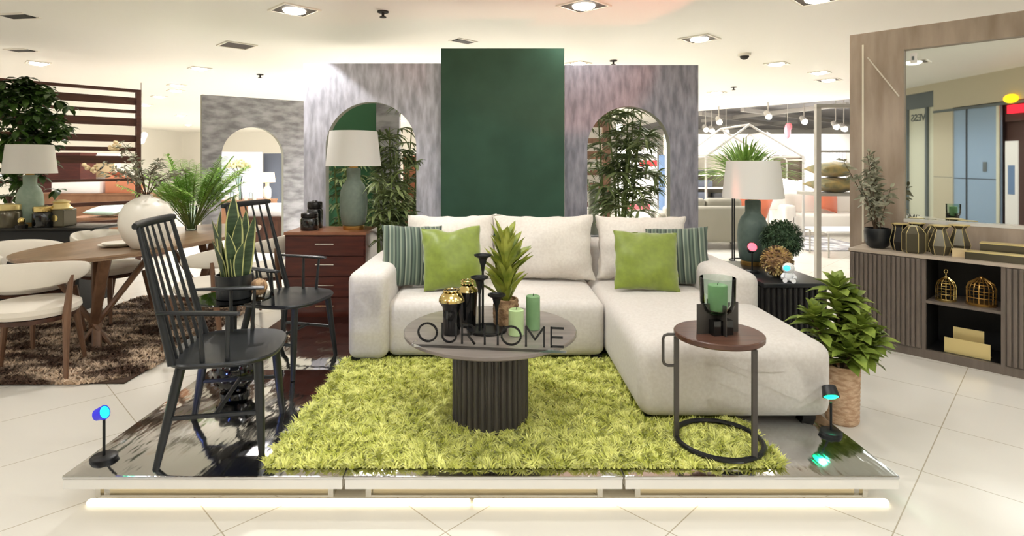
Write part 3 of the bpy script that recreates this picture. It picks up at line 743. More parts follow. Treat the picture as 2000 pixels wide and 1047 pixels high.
# ------------------------------------------------------------------ round side table on the front of the rug
st = thing('side_table', 'small round brown side table with black ring base before the chaise', 'side table', (0.955, 2.435, PZ+0.026))
MB().tube([(0.178*math.cos(2*PI*i/40), 0.178*math.sin(2*PI*i/40), 0.010) for i in range(40)], 0.0115, 8, closed=True, caps=False).build('ring_base', 'black_metal', st)
for a in (R(175), R(-62)):
    x, y = 0.178*math.cos(a), 0.178*math.sin(a)
    MB().box(x-0.010, x+0.010, y-0.007, y+0.007, 0.012, 0.448).build('leg', 'grey_metal', st, smooth=False)
MB().lathe([(0, 0.448), (0.180, 0.448), (0.186, 0.454), (0.186, 0.470), (0.182, 0.474), (0, 0.474)], 56).build('top', 'walnut', st, angle=30)
x, y = 0.178*math.cos(R(175)), 0.178*math.sin(R(175))
MB().tube([(x, y, 0.458), (x-0.038, y, 0.458), (x-0.053, y, 0.452), (x-0.058, y, 0.438), (x-0.058, y, 0.345), (x-0.053, y, 0.330), (x-0.038, y, 0.322), (x, y, 0.322)], 0.0065, 8).build('handle', 'grey_metal', st)
hz = PZ+0.026+0.474
hc = thing('hurricane_holder', 'glass candle cup in a crossed black plate stand on the side table', 'candle holder', (0.945, 2.42, hz), R(12))
MB().box(-0.098, 0.098, -0.003, 0.003, 0, 0.128).box(-0.003, 0.003, -0.062, 0.078, 0, 0.128).build('plate_stand', 'grey_metal', hc, smooth=False)
MB().box(-0.045, 0.045, -0.045, 0.045, 0, 0.062).build('base_block', 'black_gloss', hc, smooth=False)
gl = MB().lathe([(0.012, 0.060), (0.045, 0.066), (0.064, 0.085), (0.072, 0.115), (0.074, 0.220), (0.072, 0.220), (0.069, 0.116), (0.060, 0.088), (0.042, 0.070), (0, 0.064)], 36).build('glass_cup', 'clear_glass', hc, (0, 0, 0.018))
cd = candle('green pillar candle inside the glass cup on the side table', (0.945, 2.42, hz+0.085), 0.040, 0.122, 'candle_green')

# ------------------------------------------------------------------ small projector lamps
def sunset_lamp(label, loc, rz, h, tilt, lens, shade='black_plastic', r=0.046, hs=1.0):
    t = thing('projector_lamp', label, 'lamp', loc, rz)
    MB().lathe([(0, 0), (r, 0), (r, 0.014), (r-0.006, 0.018), (0, 0.018)], 28).build('base', 'black_plastic', t)
    MB().tube([(0, 0, 0.016), (0, 0, h-0.03)], 0.0055, 8).build('pole', 'black_metal', t)
    Mx = Matrix.Translation((0, 0, h)) @ Matrix.Rotation(tilt, 4, 'Y') @ Matrix.Scale(hs, 4)
    mb = MB().lathe([(0.010, -0.048), (0.029, -0.042), (0.034, -0.010), (0.036, 0.004), (0.032, 0.004)], 24); mb.v = [tuple(Mx @ Vector(v)) for v in mb.v]
    hd = mb.build('head', shade, t)
    mb = MB().lathe([(0.0, 0.010), (0.02, 0.009), (0.032, 0.003), (0.032, 0.001)], 24); mb.v = [tuple(Mx @ Vector(v)) for v in mb.v]
    mb.build('lens', lens, hd)
    return t
sunset_lamp('black projector lamp with glowing green lens at the front right platform corner', (1.512, 2.555, PZ), R(-100), 0.172, R(142), 'lens_green')
sunset_lamp('black projector lamp with blue lit head and green lens at the front left platform corner', (-1.632, 2.335, PZ), R(-3), 0.195, R(70), 'lens_green', 'head_blue_glow', 0.05, 0.8)
def coloured_spot(name, loc, to, power, col, ang, soft=0.02):
    l = bpy.data.lights.new(name, 'SPOT'); l.energy = power; l.color = col; l.spot_size = R(ang); l.spot_blend = 0.3; l.shadow_soft_size = soft
    o = bpy.data.objects.new(name, l); C.objects.link(o); o.location = loc
    o.rotation_euler = (Vector(to)-Vector(loc)).to_track_quat('-Z', 'Y').to_euler()
coloured_spot('green_lamp_light', (1.51, 2.515, 0.33), (1.40, 2.35, 0.17), 0.5, (0.05, 1.0, 0.55), 120)
coloured_spot('blue_lamp_light', (-1.585, 2.31, 0.37), (-1.1, 2.75, 0.35), 8.0, (0.15, 0.25, 1.0), 70)
coloured_spot('green_floor_light', (-1.585, 2.31, 0.36), (-1.45, 2.3, 0.17), 0.4, (0.05, 1.0, 0.6), 40)

# ------------------------------------------------------------------ spindle armchairs
def armchair(label, loc, rz):
    t = thing('spindle_armchair', label, 'armchair', loc, rz, 'black spindle back armchairs')
    sz = 0.415
    out = []
    for i in range(40):
        a = 2*PI*i/40; c, s = math.cos(a), math.sin(a)
        ex = 0.5 if c > 0 else 0.75
        x = 0.045+0.225*math.copysign(abs(c)**(0.8 if c > 0 else 0.45), c); y = 0.245*math.copysign(abs(s)**0.62, s)*(1.0 if x > -0.1 else 0.97)
        out.append((x, y))
    mb = MB(); n = len(out)
    rings = [(0.93, sz-0.022), (0.985, sz-0.014), (1.0, sz-0.004), (0.985, sz+0.003), (0.90, sz+0.001), (0.6, sz-0.006), (0.25, sz-0.009)]
    for k, z in rings: mb.v += [(0.045+(x-0.045)*k, y*k, z) for x, y in out]
    for i in range(len(rings)-1):
        for j in range(n): mb.f.append((i*n+j, i*n+(j+1) % n, (i+1)*n+(j+1) % n, (i+1)*n+j)); mb.m.append(0)
    mb.f.append(tuple(reversed(range(n)))); mb.f.append(tuple((len(rings)-1)*n+j for j in range(n))); mb.m += [0, 0]
    mb.build('seat', 'black_paint', t, angle=45)
    L = {}
    for sx in (-1, 1):
        for sy in (-1, 1):
            top = Vector((0.045+0.15*sx, 0.17*sy, sz-0.02)); bot = Vector((0.02+0.20*sx, 0.225*sy, 0))
            L[(sx, sy)] = (top, bot)
            MB().tube([top, top.lerp(bot, 0.45), bot], [0.020, 0.019, 0.013], 10).build('leg', 'black_paint', t)
    mid = []
    for sy in (-1, 1):
        a = L[(-1, sy)][0].lerp(L[(-1, sy)][1], 0.52); b = L[(1, sy)][0].lerp(L[(1, sy)][1], 0.52)
        MB().tube([a, b], 0.010, 8).build('side_stretcher', 'black_paint', t); mid.append(a.lerp(b, 0.5))
    MB().tube(mid, 0.010, 8).build('cross_stretcher', 'black_paint', t)
    top_pts = []
    for i in range(13):
        s = -1+2*i/12; top_pts.append(Vector((-0.262-0.020*(1-s*s), 0.215*s, 0.975)))
    MB().tube(top_pts, [0.010]+[0.0135]*11+[0.010], 10, flat=1.3).build('top_rail', 'black_paint', t)
    for i in range(7):
        s = -1+2*i/6
        bot = Vector((-0.125-0.012*(1-s*s), 0.212*s, sz-0.004)); top = Vector((-0.262-0.018*(1-s*s), 0.180*s, 0.968))
        if abs(s) == 1: MB().tube([bot-Vector((0, 0, 0.0)), bot.lerp(top, 0.4), top], [0.017, 0.014, 0.009], 10).build('post', 'black_paint', t)
        else: MB().tube([bot, bot.lerp(top, 0.4), top], [0.0075, 0.008, 0.0055], 8).build('spindle', 'black_paint', t)
    for sy in (-1, 1):
        a = Vector((-0.180, 0.212*sy, 0.625)); b = Vector((0.135, 0.245*sy, 0.615))
        MB().tube([a, a.lerp(b, 0.35), a.lerp(b, 0.8), b], [0.015, 0.021, 0.025, 0.019], 10, flat=0.42).build('arm', 'black_paint', t)
        for f_, xs in ((0.86, 0.085), (0.52, -0.01)):
            MB().tube([(xs, 0.215*sy, sz-0.003), a.lerp(b, f_)], [0.010, 0.007], 8).build('arm_support', 'black_paint', t)
    return t
ac = armchair('black spindle back armchair at the front left of the platform', (-1.235, 2.51, PZ), R(11))
dup(ac, (-1.31, 3.45, PZ), R(-15), 'black spindle back armchair standing further back before the dark wood chest')

# glass topped table between the armchairs
gt = thing('pedestal_table', 'small round glass table on a black bubble base between the armchairs', 'side table', (-1.41, 3.02, PZ))
bb = MB()
bb.lathe([(0, 0), (0.075, 0), (0.075, 0.012), (0, 0.012)], 24)
bb.ball((0, 0, 0.112), 0.108, 24, 16)
rg = random.Random(3)
for k in range(60):
    z = 1-2*(k+0.5)/60; a = k*2.399963; r = math.sqrt(1-z*z); bb.ball((0.104*r*math.cos(a), 0.104*r*math.sin(a), 0.112+0.104*z), 0.013, 6, 4)
bb.build('bubble_base', 'black_gloss', gt)
MB().tube([(0, 0, 0.215), (0, 0, 0.503)], 0.011, 10).lathe([(0.05, 0.495), (0.05, 0.503)], 20).build('stem', 'black_metal', gt)
MB().lathe([(0, 0.503), (0.192, 0.503), (0.195, 0.507), (0.192, 0.513), (0, 0.513)], 48).build('glass_top', 'dark_glass', gt, angle=30)

# ------------------------------------------------------------------ chest of drawers with lamp and jars
cd_ = thing('drawer_chest', 'dark red brown chest of four drawers left of the sofa', 'chest of drawers', (-1.725, 4.56, 0))
W_, D_ = 0.655, 0.44
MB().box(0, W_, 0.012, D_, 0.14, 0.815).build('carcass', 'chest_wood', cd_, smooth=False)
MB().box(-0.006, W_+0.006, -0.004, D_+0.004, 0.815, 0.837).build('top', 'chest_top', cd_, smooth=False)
for k in range(4):
    z0 = 0.15+k*0.166
    d = MB().rbox(0.012, W_-0.012, -0.004, 0.014, z0, z0+0.156, 0.002, 1).build('drawer', 'chest_wood', cd_, smooth=False)
    MB().box(W_/2-0.075, W_/2+0.075, -0.022, -0.014, z0+0.092, z0+0.100).box(W_/2-0.07, W_/2-0.064, -0.016, -0.003, z0+0.093, z0+0.099).box(W_/2+0.064, W_/2+0.07, -0.016, -0.003, z0+0.093, z0+0.099).build('handle', 'chrome', d, smooth=False)
for x in (0.03, W_-0.03):
    for y in (0.04, D_-0.03): MB().box(x-0.02, x+0.02, y-0.02, y+0.02, 0, 0.14).build('leg', 'chest_wood', cd_, smooth=False)
def table_lamp(label, loc, body='lamp_green', s=1.0):
    t = thing('table_lamp', label, 'lamp', loc, 0, None)
    MB().lathe([(0, 0), (0.088, 0), (0.090, 0.004), (0.090, 0.030), (0.086, 0.034), (0, 0.034)], 32).build('base', 'brass', t)
    MB().lathe([(0.082, 0.034), (0.098, 0.05), (0.112, 0.14), (0.115, 0.24), (0.108, 0.32), (0.088, 0.375), (0.064, 0.402), (0.057, 0.42), (0.058, 0.50), (0.054, 0.512), (0, 0.515)], 36).build('body', body, t)
    MB().lathe([(0.036, 0.515), (0.036, 0.524), (0.014, 0.53), (0.010, 0.56), (0.010, 0.74)], 14).build('socket', 'brass', t)
    pr = [(0.228, 0.530), (0.196, 0.822), (0.1935, 0.822), (0.2255, 0.530), (0.228, 0.530)]
    MB().lathe(pr, 48, caps=False).tube([(0.199, 0, 0.80), (-0.199, 0, 0.80)], 0.003, 6).tube([(0, 0.199, 0.80), (0, -0.199, 0.80)], 0.003, 6).build('lamp_shade', 'shade_white', t, angle=50)
    t.scale = (s, s, s)
    return t
lm = table_lamp('table lamp with white shade and grey green bottle body on the chest', (-1.225, 4.79, 0.837), s=1.01)
def jar(label, loc, r, h, body, lid, ribs=False):
    t = thing('jar', label, 'jar', loc)
    MB().lathe([(0, 0), (r*0.96, 0), (r, h*0.04), (r, h*0.62), (r*0.9, h*0.70), (r*0.8, h*0.72)], 24).build('body', body, t)
    MB().lathe([(0, h*0.72), (r*0.92, h*0.72), (r*0.95, h*0.76), (r*0.95, h*0.92), (r*0.86, h*0.96), (r*0.4, h*0.97), (r*0.3, h), (0, h)], 24).build('lid', lid, t)
    return t
j0 = jar('dark bronze lidded jar under another on the chest', (-1.575, 4.72, 0.837), 0.075, 0.150, 'black_gloss', 'dark_bronze')
j1 = jar('smaller dark lidded jar at the back left of the chest', (-1.59, 4.90, 0.837), 0.066, 0.235, 'black_gloss', 'dark_bronze')

# ================================================================== plants
def sph(a, e): return Vector((math.cos(e)*math.cos(a), math.cos(e)*math.sin(a), math.sin(e)))
def rosette(mb, c, n, L, wd, rg, e0=10, e1=75, droop=0.35, fold=0.22, axis=None, seg=4, base=0.3, peak=0.4):
    for i in range(n):
        f = (i+0.5)/n; a = i*2.399963+rg.uniform(-0.3, 0.3); e = R(e0+(e1-e0)*f+rg.uniform(-8, 8))
        d = sph(a, e)
        if axis is not None: d = Vector((0, 0, 1)).rotation_difference(Vector(axis)) @ d
        mb.leaf(Vector(c)+Vector((0, 0, 0.02*f)), d, L*rg.uniform(0.8, 1.1)*(1-0.25*f), wd*rg.uniform(0.85, 1.1), droop*(1-0.6*f), seg, fold, 0, rg.uniform(-0.3, 0.3), base, 0.0, peak)
def pot_cyl(t, r0, r1, h, m, name='pot', wall=0.008, n=28, soil=True):
    MB().lathe([(0, 0), (r0*0.95, 0), (r0, h*0.03), (r1, h*0.97), (r1, h), (r1-wall, h), (r1-wall*1.2, h*0.86), (0, h*0.86)], n).build(name, m, t)
    if soil: MB().lathe([(0, h*0.865), (r1-wall*1.5, h*0.87)], n, caps=False).build('soil', 'soil', t)

# variegated plant in a woven pot on the coffee table
x, y, z = on_table(988, 634)
t = thing('potted_plant', 'upright yellow green plant in a small woven pot on the coffee table', 'plant', (x, y, z))
MB().lathe([(0, 0), (0.052, 0), (0.058, 0.006)]+[(0.058+0.003*(k % 2)+0.004*math.sin(PI*k/12), 0.006+0.010*k) for k in range(12)]+[(0.059, 0.128), (0.050, 0.128), (0.048, 0.11), (0, 0.11)], 26).build('woven_pot', 'woven_dark', t)
rg = random.Random(11)
MB().tube([(0, 0, 0.10), (0.004, 0, 0.25), (-0.004, 0, 0.42)], [0.008, 0.006, 0.004], 8).build('stem', 'stem_green', t)
mb = MB()
for q in range(46):
    f = q/46; zz = 0.11+0.27*f+rg.uniform(-0.02, 0.02); a = q*2.399963+rg.uniform(-.4, .4); e = R(rg.uniform(34, 66)+20*f)
    mb.leaf((0.014*math.cos(a), 0.014*math.sin(a), zz), sph(a, e), rg.uniform(0.12, 0.20), rg.uniform(0.034, 0.050), 0.06, 5, 0.3, 0, rg.uniform(-.3, .3), 0.3, 0, 0.45)
for a, e, zz in ((0.15, 42, 0.22), (0.5, 38, 0.27), (3.0, 45, 0.2)):
    mb.leaf((0, 0, zz), sph(a, R(e)), 0.19, 0.06, 0.05, 5, 0.3, 0, 0.2, 0.3)
mb.build('leaves', 'leaf_yellowgreen', t, angle=60)

# snake plant
t = thing('snake_plant', 'snake plant with yellow edged upright leaves in a black pot between the armchairs', 'plant', (-1.405, 3.00, PZ+0.513))
pot_cyl(t, 0.086, 0.092, 0.125, 'black_paint')
def snake_leaf(t, base, d, L, wd, tw, rg):
    d, s, n = frame_of(d); q0 = rg.uniform(0, PI)
    V = []; Fc = []; Mi = []
    k = 9
    for i in range(k+1):
        f = i/k; c = Vector(base)+d*L*f+Vector((0.012*math.sin(3*f+q0), 0.012*math.cos(2.5*f+q0), 0))
        q = Quaternion(d, q0+tw*f); sd = q @ s; nn = q @ n
        h = wd*0.5*(0.62+0.38*math.sin(min(1, f/0.5)*PI/2)) if f < 0.55 else wd*0.5*max(0.02, math.cos((f-0.55)/0.45*PI/2)**0.75)
        for u, dn in ((-1, 0.22), (-0.76, 0.12), (0, 0), (0.76, 0.12), (1, 0.22)): V.append(c+sd*h*u+nn*h*dn)
    for i in range(k):
        for j in range(4): Fc.append((i*5+j, i*5+j+1, i*5+j+6, i*5+j+5)); Mi.append(1 if j in (0, 3) else 0)
    m = MB(); m.v = V; m.f = Fc; m.m = Mi
    return m.build('leaf', ['leaf_snake', 'leaf_margin'], t, angle=80)
rg = random.Random(5)
for i, (px_, py_, L, lean, wd) in enumerate(((0.0, 0.0, 0.44, (0.02, 0), 0.070), (-0.03, -0.02, 0.36, (-0.06, -0.05), 0.062), (0.03, -0.03, 0.34, (0.07, -0.04), 0.060), (-0.05, 0.0, 0.32, (-0.17, 0), 0.050),
        (0.05, 0.01, 0.34, (0.20, 0.02), 0.050), (0.01, -0.055, 0.26, (0.02, -0.14), 0.050), (-0.02, 0.035, 0.40, (-0.03, 0.05), 0.060), (0.035, 0.035, 0.36, (0.05, 0.06), 0.055),
        (-0.045, -0.045, 0.22, (-0.12, -0.12), 0.042), (0.05, -0.045, 0.20, (0.18, -0.16), 0.040), (-0.055, 0.03, 0.30, (-0.22, 0.05), 0.044))):
    snake_leaf(t, (px_, py_, 0.105), Vector((lean[0], lean[1], 1)), L, wd*1.22, rg.uniform(-0.8, 0.8), rg)
t = thing('woven_ball', 'small brown woven ball beside the snake plant pot', 'ornament', (-1.285, 3.03, PZ+0.513))
m = MB().ball((0, 0, 0.05), 0.045, 16, 10)
rg = random.Random(8)
for k in range(90):
    zz = 1-2*(k+0.5)/90; a = k*2.4; r = math.sqrt(1-zz*zz); m.leaf((0.043*r*math.cos(a), 0.043*r*math.sin(a), 0.05+0.043*zz), Vector((r*math.cos(a), r*math.sin(a), zz))+Vector((rg.uniform(-.8, .8), rg.uniform(-.8, .8), rg.uniform(-.8, .8))), 0.016, 0.010, 0, 1, 0.2)
m.build('weave', 'woven_dark', t)

# broad leaved plant in a woven basket, right of the chaise
t = thing('potted_plant', 'bushy broad leaved green plant in a tall woven basket right of the chaise', 'plant', (1.865, 3.05, 0))
MB().lathe([(0, 0), (0.070, 0), (0.078, 0.008)]+[(0.080+0.0022*(k % 2)+0.005*(k/26), 0.012+0.011*k) for k in range(27)]+[(0.088, 0.312), (0.078, 0.312), (0.076, 0.28), (0, 0.28)], 30).build('woven_basket', 'woven', t)
rg = random.Random(21)
sm = MB(); lf = MB()
for (bx, by, h, lx, ly) in ((0, 0, 0.70, -0.03, 0), (0.02, 0.01, 0.62, 0.05, 0.02), (-0.02, 0.01, 0.55, -0.14, -0.02), (0.01, -0.03, 0.44, 0.10, -0.05), (-0.01, -0.02, 0.40, -0.02, -0.10), (0.02, 0.02, 0.42, 0.11, 0.08), (0, 0, 0.52, 0.05, -0.08)):
    p0 = Vector((bx, by, 0.27)); p2 = Vector((bx+lx, by+ly, h)); sm.tube([p0, p0.lerp(p2, 0.5), p2], [0.010, 0.009, 0.007], 8)
    for q, n, L, e0, e1 in ((0.55, 11, 0.15, -5, 40), (0.72, 13, 0.165, 0, 50), (0.87, 14, 0.165, 5, 55), (1.0, 20, 0.165, 8, 82)):
        rosette(lf, p0.lerp(p2, q), n, L, 0.060, rg, e0, e1, 0.35, 0.22, base=0.3, peak=0.6)
sm.build('stems', 'stem_brown', t); lf.build('leaves', 'leaf_olive', t, angle=60)

# bamboo palms behind the panels
def bamboo_palm(label, loc, h, spread, ncane, seed, fan_n=9, L=0.29, wmax=0.34, lo=0.25, clampx=None, clampy=None, pr=0.15):
    t = thing('bamboo_palm', label, 'plant', loc)
    rg = random.Random(seed)
    pot_cyl(t, pr, pr*1.13, 0.3, 'woven_dark')
    cs = MB(); lf = MB(); pt = MB()
    for i in range(ncane):
        a = rg.uniform(0, 2*PI); r0 = rg.uniform(0.1, 0.7)*pr; hh = h*rg.uniform(0.72, 1.0)*(1.0 if i else 1.0)
        b = Vector((r0*math.cos(a), r0*math.sin(a), 0.26)); tp = Vector((b.x+spread*rg.uniform(-1, 1), b.y+spread*0.5*rg.uniform(-1, 1), hh))
        mid = b.lerp(tp, 0.5)+Vector((rg.uniform(-.03, .03), rg.uniform(-.02, .02), 0))
        cs.tube([b, b.lerp(mid, .5), mid, mid.lerp(tp, .5), tp], [0.012, 0.011, 0.010, 0.008, 0.005], 7)
        nf = int(rg.uniform(9, 13))
        for k in range(nf):
            f = lo+(1-lo)*(k+0.5)/nf; c = b.lerp(mid, f*2) if f < .5 else mid.lerp(tp, f*2-1)
            aa = rg.uniform(0, 2*PI); e = R(rg.uniform(5, 50)); d = sph(aa, e); pl = rg.uniform(0.10, 0.24)
            tip = c+d*pl+Vector((0, 0, -0.03))
            if clampx:
                if tip.x < clampx[0]: tip.x = clampx[0]+rg.uniform(0, .06)
                if tip.x > clampx[1]: tip.x = clampx[1]-rg.uniform(0, .06)
            if clampy is not None and tip.y < clampy: tip.y = clampy+rg.uniform(0, .03)
            pt.tube([c, c.lerp(tip, .5)+Vector((0, 0, .015)), tip], [0.004, 0.003, 0.0025], 5)
            hd = (tip-c); hd.z *= 0.5; hd.normalize(); s = hd.cross(Vector((0, 0, 1))).normalized()
            for j in range(fan_n):
                th = R(-80+160*j/(fan_n-1)); dd = hd*math.cos(th)+s*math.sin(th)+Vector((0, 0, rg.uniform(-0.15, 0.25)))
                if clampy is not None and dd.y < 0: dd.y *= 0.25
                if clampx and ((tip.x < clampx[0]+0.12 and dd.x < 0) or (tip.x > clampx[1]-0.12 and dd.x > 0)): dd.x *= 0.3
                lf.leaf(tip, dd, L*rg.uniform(0.7, 1.05)*(1-0.25*abs(th)/1.4), 0.030, 0.45, 3, 0.25, 0, rg.uniform(-.4, .4), 0.4, 0.0, 0.45)
    cs.build('canes', 'stem_green', t); pt.build('leaf_stalks', 'stem_green', t); lf.build('leaves', 'leaf_palm', t, angle=60)
    return t
bamboo_palm('bamboo palm filling the opening of the right arch panel', (1.195, 5.62, 0), 2.02, 0.20, 11, 31, clampx=(-0.42, 0.40), clampy=-0.28, lo=0.42)
bamboo_palm('bamboo palm behind the right part of the left arch opening', (-0.99, 5.75, 0), 1.95, 0.17, 7, 37, clampx=(-0.30, 0.30), clampy=-0.35, lo=0.36)
bamboo_palm('bamboo palm standing between the wood chest and the sofa', (-0.955, 4.80, 0), 1.40, 0.07, 5, 41, L=0.17, pr=0.085, clampx=(-0.08, 0.26), clampy=-0.06, lo=0.50)
bamboo_palm('bamboo palm at the left inside the left arch, behind the lamp', (-1.62, 6.15, 0), 1.75, 0.14, 5, 43, L=0.24)

# ------------------------------------------------------------------ fluted black table right of the sofa and its things
TBZ = 0.65
t = thing('fluted_table', 'black fluted side table right of the sofa', 'side table', (1.655, 3.50, 0))
MB().rbox(0, 0.42, 0, 0.80, TBZ-0.028, TBZ, 0.005, 2).build('top', 'black_paint', t, angle=30)
m = MB().box(0.02, 0.40, 0.03, 0.77, 0.02, TBZ-0.028)
for k in range(11):
    x0 = 0.024+k*0.0345; m.rbox(x0, x0+0.022, 0.012, 0.032, 0.02, TBZ-0.028, 0.006, 1)
for k in range(21):
    y0 = 0.035+k*0.0350; m.rbox(0.005, 0.022, y0, y0+0.022, 0.02, TBZ-0.028, 0.006, 1); m.rbox(0.398, 0.415, y0, y0+0.022, 0.02, TBZ-0.028, 0.006, 1)
m.build('fluted_body', 'fluted_black', t, smooth=False)
MB().box(0.03, 0.39, 0.04, 0.76, 0, 0.02).build('plinth', 'niche_black', t, smooth=False)
table_lamp('table lamp with white shade and dark green bottle body right of the sofa', (1.88, 4.15, TBZ), 'lamp_dark', 0.93)
sunset_lamp('black projector lamp with pink red lens on the fluted table', (1.735, 3.84, TBZ), R(-100), 0.175, R(60), 'lens_red')
coloured_spot('red_lamp_light', (1.735, 3.80, 0.87), (0.5, 4.7, 2.75), 60, (1.0, 0.25, 0.15), 60)
# topiary ball
t = thing('topiary_ball', 'dark green topiary ball in a small pot on the fluted table', 'plant', (1.957, 3.88, TBZ))
pot_cyl(t, 0.055, 0.065, 0.10, 'black_paint')
MB().tube([(0, 0, 0.08), (0, 0, 0.20)], 0.007, 8).build('stem', 'stem_brown', t)
m = MB().ball((0, 0, 0.225), 0.100, 16, 12); rg = random.Random(9)
for k in range(2000):
    zz = 1-2*(k+0.5)/2000; a = k*2.399963; r = math.sqrt(1-zz*zz); d = Vector((r*math.cos(a), r*math.sin(a), zz)); rr = 0.132*rg.uniform(0.66, 0.95)
    m.leaf(Vector((0, 0, 0.225))+d*rr, d+Vector((rg.uniform(-.9, .9), rg.uniform(-.9, .9), rg.uniform(-.9, .9))), 0.034, 0.012, 0.2, 2, 0.2)
m.build('foliage', 'leaf_topiary', t, angle=60)
# decorative ball of petals
t = thing('flower_ball', 'round brown and gold ball ornament on the fluted table', 'ornament', (1.835, 3.70, TBZ))
m = MB().ball((0, 0, 0.105), 0.085, 16, 12, 0)
for k in range(420):
    zz = 1-2*(k+0.5)/420; a = k*2.399963; r = math.sqrt(1-zz*zz); d = Vector((r*math.cos(a), r*math.sin(a), zz))
    if 0.105+0.085*zz < 0.02: continue
    m.leaf(Vector((0, 0, 0.105))+d*0.080, d+Vector((rg.uniform(-.35, .35), rg.uniform(-.35, .35), rg.uniform(-.35, .35))), 0.024, 0.017, 0, 2, 0.3, rg.choice((0, 1, 1, 2)), base=0.6, tip=0.4)
m.build('petals', ['woven_dark', 'gold_satin', 'stem_brown'], t, angle=60)
# little astronaut projector
t = thing('astronaut_figure', 'small white seated astronaut night light with a glowing blue visor', 'night light', (1.835, 3.555, TBZ), R(-20))
m = MB().ball((0, 0, 0.034), (0.026, 0.022, 0.034), 16, 12)
m.build('body', 'toy_white', t)
hd = MB().ball((0, 0, 0.085), (0.036, 0.033, 0.034), 20, 14).build('helmet', 'toy_white', t)
MB().ball((-0.008, -0.016, 0.088), (0.023, 0.021, 0.020), 16, 12).build('visor', 'lens_blue', hd)
for s in (-1, 1):
    MB().tube([(0.022*s, 0, 0.050), (0.036*s, -0.008, 0.034), (0.034*s, -0.022, 0.022)], [0.010, 0.010, 0.011], 10).build('arm', 'toy_white', t)
    MB().tube([(0.014*s, -0.004, 0.012), (0.022*s, -0.030, 0.011), (0.024*s, -0.044, 0.013)], [0.012, 0.012, 0.014], 10).build('leg', 'toy_white', t)
MB().rbox(-0.020, 0.020, 0.016, 0.034, 0.022, 0.062, 0.006, 2).build('backpack', 'toy_white', t)

# ------------------------------------------------------------------ fluted sideboard under the mirror
sb = thing('fluted_sideboard', 'long grey brown fluted sideboard under the mirror', 'sideboard', (2.756, 4.40, 0), WA)
SH, SD, SL = 0.735, 0.375, 1.86
MB().box(-0.01, SL+0.01, -0.012, SD, SH-0.022, SH).build('top', 'cabinet_top', sb, smooth=False)
m = MB().box(0, SL, 0, SD, 0.0, 0.06).box(0, 0.02, 0.0, SD, 0.06, SH-0.022).box(SL-0.02, SL, 0, SD, 0.06, SH-0.022)
for a in (0.455, 0.885, 1.36): m.box(a, a+0.024, 0, SD, 0.06, SH-0.022)
m.build('carcass', 'cabinet_wood', sb, smooth=False)
MB().box(0.478, 0.885, SD-0.02, SD-0.01, 0.06, SH-0.022).box(0.479, 0.481, 0.02, SD-0.02, 0.06, SH-0.022).box(0.883, 0.8849, 0.02, SD-0.02, 0.06, SH-0.022).box(0.481, 0.883, 0.03, SD-0.02, 0.06, 0.062).build('back_panel', 'niche_black', sb, smooth=False)
MB().box(0.479, 0.885, 0.004, SD-0.02, 0.395, 0.415).build('shelf', 'cabinet_wood', sb, smooth=False)
def fluted_door(x0, x1):
    m = MB().box(x0+0.003, x1-0.003, -0.002, 0.018, 0.062, SH-0.026)
    n = int((x1-x0)/0.030); st_ = (x1-x0-0.008)/n
    for k in range(n): m.rbox(x0+0.004+k*st_+0.003, x0+0.004+(k+1)*st_-0.004, -0.016, 0.0, 0.064, SH-0.028, 0.006, 2)
    m.build('fluted_door', 'cabinet_wood', sb, smooth=False)
fluted_door(0.0, 0.455); fluted_door(0.909, 1.36); fluted_door(1.384, 1.86)
SBM = Matrix.Translation((2.756, 4.40, 0)) @ Matrix.Rotation(WA, 4, 'Z')
def on_board(s, d, z=SH): return tuple(SBM @ Vector((s, d, z)))
# faceted vases
def faceted_vase(label, loc, prof, m='bronze_glass', rim='gold_satin', n=6, rz=0.3):
    prof = [(r*1.22, z*1.22) for r, z in prof]
    t = thing('faceted_vase', label, 'vase', loc, rz, None)
    MB().lathe(prof, n).build('body', m, t, smooth=False)
    e = MB()
    for j in range(n):
        a = 2*PI*j/n; e.tube([(r*math.cos(a), r*math.sin(a), z) for r, z in prof if r > 0.001], 0.0022, 5)
    e.build('gold_edges', 'gold_satin', t)
    r, z = prof[-1] if prof[-1][0] > 0.001 else prof[-2]
    MB().lathe([(r*0.9, z-0.002), (r*1.06, z-0.002), (r*1.06, z+0.005), (r*0.9, z+0.005)], n).build('rim', rim, t, smooth=False)
    return t
PV = [(0, 0), (0.040, 0), (0.056, 0.055), (0.036, 0.140), (0.044, 0.168)]
faceted_vase('waisted dark faceted vase with gold rim, left of the three front ones on the sideboard', on_board(0.285, 0.15), [(0, 0), (0.036, 0), (0.052, 0.055), (0.032, 0.145), (0.044, 0.165)], 'dark_bronze')
faceted_vase('squat faceted jar with pale top in the middle of the vases on the sideboard', on_board(0.385, 0.095), [(0, 0), (0.050, 0), (0.060, 0.014), (0.060, 0.118), (0.034, 0.158), (0.022, 0.160)], 'bronze_glass', 'cream_top')
faceted_vase('bronze waisted faceted vase with wide gold rim, right of the vases on the sideboard', on_board(0.535, 0.13), [(0, 0), (0.040, 0), (0.056, 0.055), (0.026, 0.150), (0.050, 0.172)])
faceted_vase('waisted vase with gold rim standing behind the left front vases on the sideboard', on_board(0.36, 0.29), [(0, 0), (0.036, 0), (0.050, 0.055), (0.030, 0.145), (0.042, 0.165)], 'dark_bronze')
faceted_vase('pale topped faceted jar at the back of the vases on the sideboard', on_board(0.475, 0.275), [(0, 0), (0.050, 0), (0.058, 0.014), (0.058, 0.118), (0.034, 0.155), (0.022, 0.158)], 'bronze_glass', 'cream_top')
faceted_vase('bronze vase with gold rim at the back right of the vases on the sideboard', on_board(0.62, 0.27), [(0, 0), (0.040, 0), (0.054, 0.055), (0.026, 0.150), (0.048, 0.172)])
